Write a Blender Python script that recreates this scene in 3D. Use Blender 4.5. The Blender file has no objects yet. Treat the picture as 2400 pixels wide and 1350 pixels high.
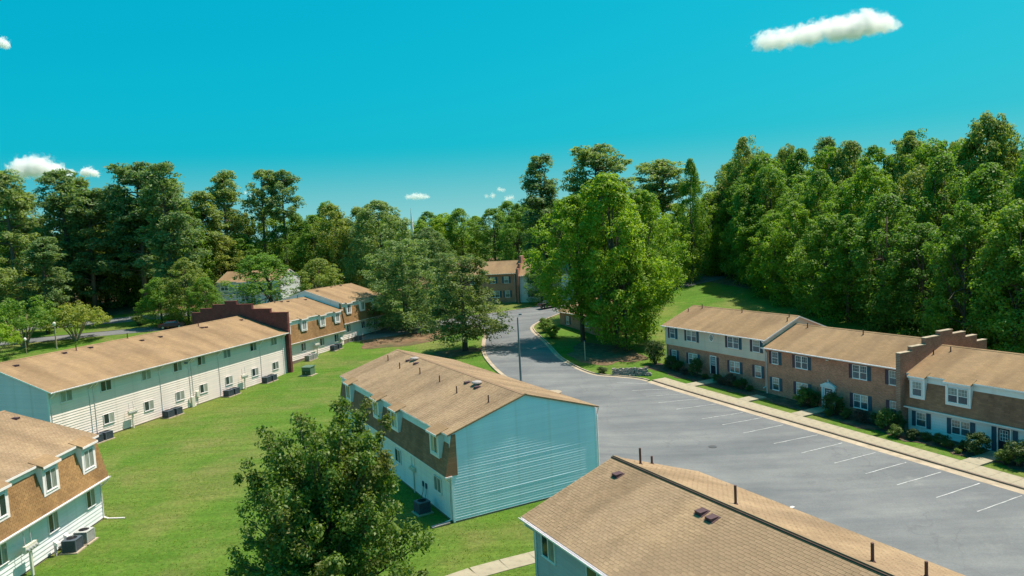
import bpy, math, random
import numpy as np
from mathutils import Vector, Matrix

scene = bpy.context.scene
COL = scene.collection
R = math.radians

# ------------------------------------------------------------------ camera
CAM_H = 18.0
ROLL, PITCH = R(3.1), R(4.636)
cam_data = bpy.data.cameras.new('camera')
cam_data.lens, cam_data.sensor_width, cam_data.sensor_fit = 26.0, 36.0, 'HORIZONTAL'
cam_data.clip_start, cam_data.clip_end = 0.5, 9000.0
cam = bpy.data.objects.new('camera', cam_data)
COL.objects.link(cam)
_F = Vector((0, math.cos(PITCH), -math.sin(PITCH)))
_U = Vector((0, math.sin(PITCH), math.cos(PITCH)))
_X = Vector((1, 0, 0))
cx = math.cos(ROLL) * _X - math.sin(ROLL) * _U
cy = math.sin(ROLL) * _X + math.cos(ROLL) * _U
cz = -_F
cam.matrix_world = Matrix(((cx.x, cy.x, cz.x, 0), (cx.y, cy.y, cz.y, 0), (cx.z, cy.z, cz.z, CAM_H), (0, 0, 0, 1)))
scene.camera = cam

# ------------------------------------------------------------------ sky, sun, exposure
SUN_EL = R(65.5)
SUN_H = Vector((0.916, 0.40, 0)).normalized()          # the sun stands behind the brick row on the right
SUN_DIR = SUN_H * math.cos(SUN_EL) + Vector((0, 0, math.sin(SUN_EL)))
world = bpy.data.worlds.new('World')
scene.world = world
world.use_nodes = True
wn = world.node_tree
wn.nodes.clear()
w_out = wn.nodes.new('ShaderNodeOutputWorld')
w_bg = wn.nodes.new('ShaderNodeBackground')
w_sky = wn.nodes.new('ShaderNodeTexSky')
w_sky.sky_type = 'NISHITA'
w_sky.sun_disc = False
w_sky.sun_elevation = SUN_EL
w_sky.sun_rotation = math.atan2(SUN_H.x, SUN_H.y)
w_sky.altitude = 100
w_sky.air_density, w_sky.dust_density, w_sky.ozone_density = 1.0, 3.0, 1.0
# the photograph's sky is teal: each channel of the physical sky gets its own response
w_sep = wn.nodes.new('ShaderNodeSeparateColor')
w_com = wn.nodes.new('ShaderNodeCombineColor')
wn.links.new(w_sky.outputs['Color'], w_sep.inputs[0])
for ch, gain, power, top in (('Red', 6e-4, 4.2, 14.0), ('Green', 1.79, 0.45, 20.0), ('Blue', 2.66, 0.3, 20.0)):
    pw = wn.nodes.new('ShaderNodeMath'); pw.operation = 'POWER'; pw.inputs[1].default_value = power
    ml = wn.nodes.new('ShaderNodeMath'); ml.operation = 'MULTIPLY'; ml.inputs[1].default_value = gain
    mn = wn.nodes.new('ShaderNodeMath'); mn.operation = 'MINIMUM'; mn.inputs[1].default_value = top
    wn.links.new(w_sep.outputs[ch], pw.inputs[0]); wn.links.new(pw.outputs[0], ml.inputs[0]); wn.links.new(ml.outputs[0], mn.inputs[0])
    wn.links.new(mn.outputs[0], w_com.inputs[ch])
# pale haze low over the horizon, the same all round
w_tc = wn.nodes.new('ShaderNodeTexCoord')
w_xyz = wn.nodes.new('ShaderNodeSeparateXYZ')
wn.links.new(w_tc.outputs['Generated'], w_xyz.inputs[0])
w_hz = wn.nodes.new('ShaderNodeMapRange')
w_hz.interpolation_type = 'SMOOTHSTEP'
w_hz.inputs['From Min'].default_value, w_hz.inputs['From Max'].default_value = 0.118, -0.02
wn.links.new(w_xyz.outputs['Z'], w_hz.inputs['Value'])
w_mix = wn.nodes.new('ShaderNodeMix')
w_mix.data_type = 'RGBA'
wn.links.new(w_hz.outputs['Result'], w_mix.inputs[0])
wn.links.new(w_com.outputs[0], w_mix.inputs['A'])
w_mix.inputs['B'].default_value = (2.1, 4.6, 4.6, 1)
wn.links.new(w_mix.outputs['Result'], w_bg.inputs['Color'])
w_bg.inputs['Strength'].default_value = 0.10
wn.links.new(w_bg.outputs['Background'], w_out.inputs['Surface'])

sun_data = bpy.data.lights.new('sun', 'SUN')
sun_data.energy = 4.7
sun_data.angle = R(0.53)
sun_data.color = (1.0, 0.905, 0.79)
sun = bpy.data.objects.new('sun', sun_data)
COL.objects.link(sun)
sun.rotation_euler = SUN_DIR.to_track_quat('Z', 'Y').to_euler()
sun.location = SUN_DIR * 200

scene.view_settings.view_transform = 'Standard'
scene.view_settings.look = 'None'
scene.view_settings.exposure = 0.6
scene.view_settings.gamma = 1.0
scene.view_settings.use_curve_mapping = False
scene.cycles.max_bounces = 6
scene.cycles.diffuse_bounces = 3
scene.cycles.glossy_bounces = 2
scene.cycles.transmission_bounces = 3
scene.cycles.volume_bounces = 5
scene.cycles.volume_step_rate = 2.0

# ------------------------------------------------------------------ materials
def new_mat(name):
    m = bpy.data.materials.new(name)
    m.use_nodes = True
    nt = m.node_tree
    return m, nt, nt.nodes['Principled BSDF']

def N(nt, kind, **kw):
    n = nt.nodes.new(kind)
    for k, v in kw.items():
        if k in n.inputs:
            n.inputs[k].default_value = v
        else:
            setattr(n, k, v)
    return n

def coords(nt, scale=(1, 1, 1), kind='Object'):
    tc = nt.nodes.new('ShaderNodeTexCoord')
    mp = nt.nodes.new('ShaderNodeMapping')
    mp.inputs['Scale'].default_value = scale
    nt.links.new(tc.outputs[kind], mp.inputs['Vector'])
    return mp.outputs['Vector']

def noise(nt, vec, scale, detail=4, rough=0.55):
    n = N(nt, 'ShaderNodeTexNoise')
    n.inputs['Scale'].default_value = scale
    n.inputs['Detail'].default_value = detail
    n.inputs['Roughness'].default_value = rough
    nt.links.new(vec, n.inputs['Vector'])
    return n.outputs['Fac']

def ramp(nt, fac, stops):
    r = nt.nodes.new('ShaderNodeValToRGB')
    el = r.color_ramp.elements
    while len(el) < len(stops):
        el.new(0.5)
    for e, (p, c) in zip(el, stops):
        e.position = p
        e.color = (c[0], c[1], c[2], 1)
    nt.links.new(fac, r.inputs['Fac'])
    return r.outputs['Color']

def mix(nt, a, b, fac, mode='MIX'):
    m = nt.nodes.new('ShaderNodeMix')
    m.data_type, m.blend_type = 'RGBA', mode
    for sock, v in (('A', a), ('B', b), ('Factor', fac)):
        s = m.inputs[sock] if sock != 'Factor' else m.inputs[0]
        if hasattr(v, 'is_output'):
            nt.links.new(v, s)
        elif sock == 'Factor':
            s.default_value = v
        else:
            s.default_value = (v[0], v[1], v[2], 1)
    return m.outputs['Result']

def bump(nt, bsdf, height, strength=0.3, dist=0.02):
    b = nt.nodes.new('ShaderNodeBump')
    b.inputs['Strength'].default_value = strength
    b.inputs['Distance'].default_value = dist
    nt.links.new(height, b.inputs['Height'])
    nt.links.new(b.outputs['Normal'], bsdf.inputs['Normal'])

def plain(name, col, rough=0.6, var=0.12, scale=3.0, metal=0.0, spec=0.3, stretch=(1, 1, 1), dirt=None):
    m, nt, b = new_mat(name)
    v = coords(nt, stretch)
    f = noise(nt, v, scale, 5)
    c = ramp(nt, f, [(0.3, [x * (1 - var) for x in col]), (0.7, [min(1, x * (1 + var)) for x in col])])
    if dirt:
        f2 = noise(nt, v, dirt[1], 4)
        k = ramp(nt, f2, [(0.5, (0, 0, 0)), (0.75, (1, 1, 1))])
        c = mix(nt, c, dirt[0], k)
    nt.links.new(c, b.inputs['Base Color'])
    b.inputs['Roughness'].default_value = rough
    b.inputs['Metallic'].default_value = metal
    b.inputs['Specular IOR Level'].default_value = spec
    return m

def siding_mat(name, col, lines=False, streak=0.1):
    m, nt, b = new_mat(name)
    v = coords(nt, (0.5, 0.5, 3.0))
    f = noise(nt, v, 1.6, 6)
    c = ramp(nt, f, [(0.3, [x * (1 - streak) for x in col]), (0.75, [min(1, x * (1 + streak * .6)) for x in col])])
    oi = nt.nodes.new('ShaderNodeObjectInfo')
    r = ramp(nt, oi.outputs['Random'], [(0, (0.93, 0.94, 0.95)), (1, (1, 1, 1))])
    c = mix(nt, c, r, 1.0, 'MULTIPLY')
    v2 = coords(nt, (1.2, 1.2, 0.25))
    d = ramp(nt, noise(nt, v2, 1.0, 5), [(0.55, (1, 1, 1)), (0.8, (0.8, 0.79, 0.74))])
    c = mix(nt, c, d, 1.0, 'MULTIPLY')
    nt.links.new(c, b.inputs['Base Color'])
    b.inputs['Roughness'].default_value = 0.5
    b.inputs['Specular IOR Level'].default_value = 0.3
    if lines:
        vz = coords(nt, (1, 1, 1))
        sx = nt.nodes.new('ShaderNodeSeparateXYZ')
        nt.links.new(vz, sx.inputs[0])
        md = N(nt, 'ShaderNodeMath', operation='MODULO')
        nt.links.new(sx.outputs['Z'], md.inputs[0])
        md.inputs[1].default_value = 0.165
        bump(nt, b, md.outputs[0], 1.0, 0.12)
    return m

def shingle_mat(name, c1, c2, gap=(0.12, 0.08, 0.05), pattern=True, streak=True, ax='xy', sc=1.0):
    """asphalt shingles; the pattern is used where single tabs are too far away to be built"""
    m, nt, b = new_mat(name)
    v = coords(nt)
    if pattern:
        sx = nt.nodes.new('ShaderNodeSeparateXYZ')
        nt.links.new(v, sx.inputs[0])
        cb = nt.nodes.new('ShaderNodeCombineXYZ')
        nt.links.new(sx.outputs['X'], cb.inputs[0])
        nt.links.new(sx.outputs['Y' if ax == 'xy' else 'Z'], cb.inputs[1])
        br = N(nt, 'ShaderNodeTexBrick')
        br.inputs['Scale'].default_value = 1.0
        br.inputs['Brick Width'].default_value = 0.42 * sc
        br.inputs['Row Height'].default_value = 0.15 * sc
        br.inputs['Mortar Size'].default_value = 0.008
        br.inputs['Color1'].default_value = (*c1, 1)
        br.inputs['Color2'].default_value = (*c2, 1)
        br.inputs['Mortar'].default_value = (*[(a + g) / 2 for a, g in zip(c1, gap)], 1)
        nt.links.new(cb.outputs[0], br.inputs['Vector'])
        c = br.outputs['Color']
        bump(nt, b, br.outputs['Fac'], -0.25, 0.02)
    else:
        g = nt.nodes.new('ShaderNodeNewGeometry')
        c = ramp(nt, g.outputs['Random Per Island'], [(0, c1), (1, c2)])
        oi = nt.nodes.new('ShaderNodeObjectInfo')
        c = mix(nt, c, ramp(nt, oi.outputs['Random'], [(0, (0.88, 0.88, 0.88)), (1, (1.0, 1.0, 1.0))]), 1.0, 'MULTIPLY')
    if streak:
        gv = coords(nt, (0.55, 0.12, 0.12))
        s = ramp(nt, noise(nt, gv, 1.0, 4, 0.6), [(0.33, (0.76, 0.745, 0.73)), (0.62, (1.07, 1.06, 1.03))])
        c = mix(nt, c, s, 1.0, 'MULTIPLY')
        s2 = ramp(nt, noise(nt, coords(nt), 0.35, 5, 0.6), [(0.35, (0.9, 0.9, 0.92)), (0.65, (1.04, 1.03, 1.0))])
        c = mix(nt, c, s2, 1.0, 'MULTIPLY')
    fn = ramp(nt, noise(nt, coords(nt), 22.0, 3, 0.7), [(0.3, (0.86, 0.86, 0.86)), (0.7, (1.1, 1.1, 1.1))])
    c = mix(nt, c, fn, 1.0, 'MULTIPLY')
    nt.links.new(c, b.inputs['Base Color'])
    b.inputs['Roughness'].default_value = 0.95
    b.inputs['Specular IOR Level'].default_value = 0.1
    return m

def brick_mat(name, c1, c2, mortar, plane='xz'):
    m, nt, b = new_mat(name)
    v = coords(nt)
    sx = nt.nodes.new('ShaderNodeSeparateXYZ')
    nt.links.new(v, sx.inputs[0])
    cb = nt.nodes.new('ShaderNodeCombineXYZ')
    nt.links.new(sx.outputs['X' if plane == 'xz' else 'Y'], cb.inputs[0])
    nt.links.new(sx.outputs['Z'], cb.inputs[1])
    br = N(nt, 'ShaderNodeTexBrick')
    br.inputs['Scale'].default_value = 1.0
    br.inputs['Brick Width'].default_value = 0.22
    br.inputs['Row Height'].default_value = 0.075
    br.inputs['Mortar Size'].default_value = 0.008
    br.inputs['Bias'].default_value = 0.1
    br.inputs['Color1'].default_value = (*c1, 1)
    br.inputs['Color2'].default_value = (*c2, 1)
    br.inputs['Mortar'].default_value = (*mortar, 1)
    nt.links.new(cb.outputs[0], br.inputs['Vector'])
    f = ramp(nt, noise(nt, v, 0.9, 6, 0.65), [(0.3, (0.75, 0.75, 0.75)), (0.7, (1.15, 1.12, 1.1))])
    c = mix(nt, br.outputs['Color'], f, 1.0, 'MULTIPLY')
    f2 = ramp(nt, noise(nt, coords(nt, (1, 1, 3)), 5.0, 3, 0.7), [(0.3, (0.8, 0.8, 0.8)), (0.7, (1.15, 1.15, 1.15))])
    c = mix(nt, c, f2, 1.0, 'MULTIPLY')
    nt.links.new(c, b.inputs['Base Color'])
    b.inputs['Roughness'].default_value = 0.9
    b.inputs['Specular IOR Level'].default_value = 0.15
    bump(nt, b, br.outputs['Fac'], -0.4, 0.012)
    return m

def leaf_mat(name, dark, light, trans=0.35, alt=None, gloss=0.35):
    m, nt, b = new_mat(name)
    g = nt.nodes.new('ShaderNodeNewGeometry')
    c = ramp(nt, g.outputs['Random Per Island'], [(0, dark), (1, light)])
    if alt:
        n = noise(nt, coords(nt), 0.35, 3)
        c = mix(nt, c, alt, ramp(nt, n, [(0.52, (0, 0, 0)), (0.66, (1, 1, 1))]))
    oi = nt.nodes.new('ShaderNodeObjectInfo')
    c = mix(nt, c, ramp(nt, oi.outputs['Random'], [(0, (0.72, 0.8, 0.85)), (0.5, (0.95, 0.96, 0.9)), (1, (1.2, 1.1, 0.9))]), 1.0, 'MULTIPLY')
    nt.links.new(c, b.inputs['Base Color'])
    b.inputs['Roughness'].default_value = 0.55
    b.inputs['Specular IOR Level'].default_value = gloss
    t = nt.nodes.new('ShaderNodeBsdfTranslucent')
    tc = mix(nt, c, (1.25, 1.3, 0.5), 1.0, 'MULTIPLY')
    nt.links.new(tc, t.inputs['Color'])
    ms = nt.nodes.new('ShaderNodeMixShader')
    ms.inputs[0].default_value = trans
    nt.links.new(b.outputs[0], ms.inputs[1])
    nt.links.new(t.outputs[0], ms.inputs[2])
    nt.links.new(ms.outputs[0], nt.nodes['Material Output'].inputs['Surface'])
    return m

def glass_mat(name, col, rough=0.06):
    m, nt, b = new_mat(name)
    oi = nt.nodes.new('ShaderNodeObjectInfo')
    c = mix(nt, col, ramp(nt, oi.outputs['Random'], [(0, (0.55, 0.6, 0.65)), (1, (1.3, 1.25, 1.2))]), 1.0, 'MULTIPLY')
    # hung curtain folds behind the pane
    v = coords(nt, (9, 9, 0.6))
    f = ramp(nt, noise(nt, v, 2.0, 2), [(0.35, (0.7, 0.7, 0.7)), (0.65, (1.15, 1.15, 1.15))])
    c = mix(nt, c, f, 1.0, 'MULTIPLY')
    nt.links.new(c, b.inputs['Base Color'])
    b.inputs['Roughness'].default_value = rough
    b.inputs['Specular IOR Level'].default_value = 0.8
    return m

MAT = {}
def build_materials():
    M = MAT
    # lawn
    m, nt, b = new_mat('lawn_grass')
    v = coords(nt)
    c = ramp(nt, noise(nt, v, 0.045, 5, 0.6), [(0.32, (0.060, 0.155, 0.013)), (0.5, (0.084, 0.168, 0.019)), (0.66, (0.130, 0.176, 0.034))])
    dry = ramp(nt, noise(nt, v, 0.11, 6, 0.7), [(0.46, (0, 0, 0)), (0.68, (1, 1, 1))])
    c = mix(nt, c, (0.195, 0.182, 0.07), mix(nt, (0, 0, 0), dry, 0.75))
    lush = ramp(nt, noise(nt, coords(nt, (1.0, .55, 1)), 0.2, 4, 0.6), [(0.55, (0, 0, 0)), (0.72, (1, 1, 1))])
    c = mix(nt, c, (0.049, 0.150, 0.008), mix(nt, (0, 0, 0), lush, 0.6))
    mow = ramp(nt, noise(nt, coords(nt, (0.35, 2.2, 1)), 0.55, 3, 0.5), [(0.35, (0.86, 0.87, 0.82)), (0.65, (1.1, 1.08, 1.05))])
    c = mix(nt, c, mow, 1.0, 'MULTIPLY')
    fine = ramp(nt, noise(nt, v, 3.2, 6, 0.8), [(0.3, (0.5, 0.55, 0.45)), (0.7, (1.32, 1.28, 1.25))])
    c = mix(nt, c, fine, 1.0, 'MULTIPLY')
    nt.links.new(c, b.inputs['Base Color'])
    b.inputs['Roughness'].default_value = 0.9
    b.inputs['Specular IOR Level'].default_value = 0.15
    bump(nt, b, noise(nt, v, 5.0, 6, 0.8), 0.7, 0.12)
    M['lawn'] = m
    # forest floor / mulch
    M['mulch'] = plain('mulch_bed', (0.085, 0.06, 0.04), 0.95, 0.45, 3.0, dirt=((0.16, 0.125, 0.08), 1.2))
    M['litter_floor'] = plain('leaf_litter', (0.15, 0.095, 0.05), 0.95, 0.5, 1.2, dirt=((0.07, 0.075, 0.03), 0.3))
    # asphalt
    m, nt, b = new_mat('worn_asphalt')
    v = coords(nt)
    c = ramp(nt, noise(nt, v, 0.16, 6, 0.65), [(0.3, (0.128, 0.137, 0.140)), (0.52, (0.155, 0.164, 0.166)), (0.72, (0.190, 0.196, 0.194))])
    c = mix(nt, c, ramp(nt, noise(nt, coords(nt, (0.22, 1.5, 1)), 0.35, 5, 0.6), [(0.34, (0.80, 0.82, 0.85)), (0.66, (1.14, 1.14, 1.12))]), 1.0, 'MULTIPLY')
    c = mix(nt, c, ramp(nt, noise(nt, v, 9.0, 5, 0.8), [(0.3, (0.83, 0.83, 0.83)), (0.7, (1.13, 1.13, 1.13))]), 1.0, 'MULTIPLY')
    vo = N(nt, 'ShaderNodeTexVoronoi', feature='DISTANCE_TO_EDGE')
    vo.inputs['Scale'].default_value = 0.13
    nz = N(nt, 'ShaderNodeTexNoise')
    nz.inputs['Scale'].default_value = 0.5
    nz.inputs['Detail'].default_value = 6
    nt.links.new(v, nz.inputs['Vector'])
    sc = nt.nodes.new('ShaderNodeVectorMath'); sc.operation = 'SCALE'; sc.inputs['Scale'].default_value = 5.0
    nt.links.new(nz.outputs['Color'], sc.inputs[0])
    ad = nt.nodes.new('ShaderNodeVectorMath'); ad.operation = 'ADD'
    nt.links.new(v, ad.inputs[0]); nt.links.new(sc.outputs[0], ad.inputs[1])
    nt.links.new(ad.outputs[0], vo.inputs['Vector'])
    crk = ramp(nt, vo.outputs['Distance'], [(0.0, (1, 1, 1)), (0.016, (0, 0, 0))])
    gate = ramp(nt, noise(nt, v, 0.07, 3), [(0.42, (0, 0, 0)), (0.55, (1, 1, 1))])
    c = mix(nt, c, (0.10, 0.105, 0.11), mix(nt, (0, 0, 0), mix(nt, crk, gate, 1.0, 'MULTIPLY'), 0.45))
    pale = ramp(nt, noise(nt, v, 0.24, 7, 0.75), [(0.62, (0, 0, 0)), (0.74, (1, 1, 1))])
    c = mix(nt, c, (0.29, 0.285, 0.27), mix(nt, (0, 0, 0), pale, 0.5))
    oil = ramp(nt, noise(nt, v, 0.33, 4, 0.6), [(0.64, (0, 0, 0)), (0.76, (1, 1, 1))])
    c = mix(nt, c, (0.11, 0.115, 0.12), mix(nt, (0, 0, 0), oil, 0.55))
    nt.links.new(c, b.inputs['Base Color'])
    b.inputs['Roughness'].default_value = 0.9
    b.inputs['Specular IOR Level'].default_value = 0.2
    bump(nt, b, noise(nt, v, 30.0, 3, 0.8), 0.3, 0.01)
    M['asphalt'] = m
    M['concrete'] = plain('tan_concrete', (0.331, 0.295, 0.209), 0.9, 0.14, 0.8, dirt=((0.238, 0.216, 0.151), 2.5))
    M['gutter_concrete'] = plain('pale_concrete', (0.374, 0.310, 0.223), 0.9, 0.18, 0.7, dirt=((0.274, 0.223, 0.158), 1.8))
    M['kerb_concrete'] = plain('kerb_concrete', (0.22, 0.17, 0.13), 0.9, 0.2, 1.2)
    M['paint'] = plain('worn_white_paint', (0.42, 0.43, 0.42), 0.7, 0.3, 1.6, dirt=((0.22, 0.22, 0.22), 3.0))
    # roofs
    tan1, tan2 = (0.315, 0.216, 0.124), (0.268, 0.185, 0.108)
    M['roof_tan'] = shingle_mat('tan_shingle_roof', tan1, tan2)
    M['tab_tan'] = shingle_mat('tan_shingle_tabs', (0.345, 0.250, 0.158), (0.292, 0.210, 0.131), pattern=False)
    M['tab_brown'] = shingle_mat('brown_mansard_tabs', (0.354, 0.214, 0.099), (0.272, 0.163, 0.078), pattern=False)
    M['mansard'] = shingle_mat('brown_mansard', (0.340, 0.204, 0.098), (0.255, 0.153, 0.076), ax='xz')
    M['mansard_dark'] = shingle_mat('dark_brown_mansard', (0.42, 0.195, 0.125), (0.30, 0.145, 0.095), ax='xz')
    M['deck'] = plain('roof_deck', (0.26, 0.17, 0.10), 0.95, 0.1)
    M['ridge_shade'] = plain('dark_ridge_shadow', (0.06, 0.04, 0.03), 0.9, 0.2)  # near-black colour for the ridge cap's shadow
    # walls
    M['siding_white'] = siding_mat('white_siding', (0.80, 0.82, 0.83))
    M['siding_white_w'] = siding_mat('white_siding_wall', (0.80, 0.82, 0.83), lines=True)
    M['siding_cream'] = siding_mat('cream_siding', (0.90, 0.765, 0.70))
    M['siding_cream_w'] = siding_mat('cream_siding_wall', (0.90, 0.765, 0.72), lines=True)
    M['siding_blue'] = siding_mat('pale_blue_siding', (0.72, 0.86, 1.0))
    M['siding_blue_w'] = siding_mat('pale_blue_siding_wall', (0.72, 0.86, 1.0), lines=True)
    M['siding_grey'] = siding_mat('grey_siding', (0.52, 0.47, 0.50))
    M['siding_grey_w'] = siding_mat('grey_siding_wall', (0.52, 0.47, 0.50), lines=True)
    M['siding_beige'] = siding_mat('beige_siding', (0.80, 0.60, 0.50))
    M['siding_beige_w'] = siding_mat('beige_siding_wall', (0.80, 0.60, 0.50), lines=True)
    M['siding_cream_shaded'] = siding_mat('shaded_cream_siding', (0.92, 0.67, 0.76))  # cream siding recoloured to offset the teal skylight on the shaded gable end
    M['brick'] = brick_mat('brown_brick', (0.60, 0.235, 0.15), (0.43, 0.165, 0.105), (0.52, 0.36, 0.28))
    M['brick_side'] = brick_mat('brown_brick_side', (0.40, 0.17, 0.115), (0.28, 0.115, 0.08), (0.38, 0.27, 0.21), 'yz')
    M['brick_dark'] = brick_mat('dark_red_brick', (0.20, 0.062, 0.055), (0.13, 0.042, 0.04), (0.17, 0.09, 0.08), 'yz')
    # trim
    M['white'] = plain('white_trim', (0.85, 0.79, 0.79), 0.45, 0.06, 2.0)
    M['white_dorm'] = plain('white_dormer_paint', (0.85, 0.78, 0.80), 0.5, 0.06, 2.0)
    M['pane'] = glass_mat('dark_window_pane', (0.035, 0.055, 0.065))
    M['pane_curtain'] = glass_mat('curtained_window_pane', (0.30, 0.32, 0.30), 0.12)
    M['pane_blue'] = glass_mat('blue_window_pane', (0.05, 0.10, 0.13))
    M['shutter_teal'] = plain('teal_shutter_paint', (0.035, 0.085, 0.125), 0.5, 0.15)
    M['shutter_plum'] = plain('plum_shutter_paint', (0.085, 0.05, 0.075), 0.5, 0.15)
    M['door'] = plain('dark_door_paint', (0.02, 0.022, 0.035), 0.4, 0.1)
    M['door_trim'] = plain('pale_blue_trim', (0.55, 0.68, 0.74), 0.5, 0.05)
    # metals
    M['ac_dark'] = plain('dark_metal', (0.09, 0.115, 0.145), 0.45, 0.15, 4, 0.2)
    M['ac_light'] = plain('grey_metal', (0.42, 0.43, 0.41), 0.5, 0.1, 4, 0.1)
    M['ac_black'] = plain('black_louvre', (0.015, 0.017, 0.02), 0.6, 0.1)
    M['meter_box'] = plain('beige_metal', (0.62, 0.60, 0.50), 0.5, 0.08, 4)
    M['glassy'] = plain('meter_glass', (0.35, 0.37, 0.36), 0.15, 0.1, 5, spec=0.7)
    M['trafo'] = plain('green_enamel', (0.10, 0.17, 0.115), 0.45, 0.08, 4)
    M['trafo_dark'] = plain('dark_green_enamel', (0.03, 0.075, 0.04), 0.45, 0.08, 4)
    M['pole'] = plain('weathered_pole', (0.13, 0.16, 0.18), 0.7, 0.15, 3, stretch=(1, 1, .1))
    M['wood'] = plain('weathered_wood', (0.36, 0.29, 0.19), 0.8, 0.2, 3, stretch=(1, 1, .1))
    M['vent'] = plain('plum_brown_vent', (0.085, 0.045, 0.05), 0.6, 0.15)
    M['vent_light'] = plain('pale_vent_lid', (0.33, 0.29, 0.27), 0.6, 0.1)
    M['pipe'] = plain('rusty_pipe', (0.10, 0.045, 0.038), 0.6, 0.2)
    M['stone'] = plain('field_stone', (0.26, 0.235, 0.21), 0.9, 0.5, 1.2)
    M['car_red'] = plain('dark_red_car_paint', (0.10, 0.012, 0.016), 0.25, 0.02, spec=0.6)
    M['car_black'] = plain('black_car_paint', (0.014, 0.018, 0.022), 0.2, 0.02, spec=0.6)
    M['tyre'] = plain('tyre_rubber', (0.02, 0.02, 0.02), 0.9, 0.1)
    M['rim'] = plain('wheel_metal', (0.4, 0.4, 0.42), 0.3, 0.05, metal=0.8)
    M['lamp_red'] = plain('tail_lamp', (0.3, 0.01, 0.01), 0.2, 0.02, spec=0.6)
    M['lamp_clear'] = plain('head_lamp', (0.6, 0.6, 0.58), 0.1, 0.02, spec=0.8)
    # plants
    M['bark'] = plain('tree_bark', (0.105, 0.085, 0.065), 0.95, 0.4, 2.5, stretch=(1, 1, .15))
    M['bark_pine'] = plain('pine_bark', (0.15, 0.115, 0.09), 0.95, 0.4, 2.5, stretch=(1, 1, .2))
    M['leaf_bright'] = leaf_mat('bright_leaves', (0.13, 0.255, 0.018), (0.25, 0.385, 0.038), 0.5)
    M['leaf_wood'] = leaf_mat('woodland_leaves', (0.108, 0.225, 0.030), (0.225, 0.36, 0.055), 0.5)
    M['leaf_olive'] = leaf_mat('olive_leaves', (0.155, 0.225, 0.048), (0.285, 0.345, 0.09), 0.48)
    M['leaf_pear'] = leaf_mat('glossy_pear_leaves', (0.065, 0.14, 0.022), (0.165, 0.265, 0.05), 0.44, alt=(0.13, 0.15, 0.035), gloss=0.5)
    M['leaf_pine'] = leaf_mat('pine_needles', (0.14, 0.225, 0.085), (0.265, 0.355, 0.14), 0.48)
    M['leaf_cedar'] = leaf_mat('cedar_sprays', (0.14, 0.195, 0.055), (0.275, 0.315, 0.095), 0.48)
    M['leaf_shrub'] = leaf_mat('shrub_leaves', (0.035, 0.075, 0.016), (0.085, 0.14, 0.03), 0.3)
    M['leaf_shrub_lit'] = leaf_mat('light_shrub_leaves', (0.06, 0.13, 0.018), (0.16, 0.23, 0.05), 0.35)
    M['leaf_hedge'] = leaf_mat('yellow_green_hedge_leaves', (0.09, 0.18, 0.012), (0.17, 0.27, 0.02), 0.35)
    M['leaf_heather'] = leaf_mat('brown_shrub_twigs', (0.06, 0.045, 0.035), (0.12, 0.09, 0.06), 0.2)
    M['blade'] = leaf_mat('grass_blades', (0.12, 0.24, 0.022), (0.27, 0.30, 0.075), 0.4, gloss=0.1)
    M['paper'] = plain('white_paper', (0.75, 0.75, 0.72), 0.8, 0.05)
    M['iron'] = plain('manhole_iron', (0.07, 0.072, 0.075), 0.6, 0.25, 5)

build_materials()

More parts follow.
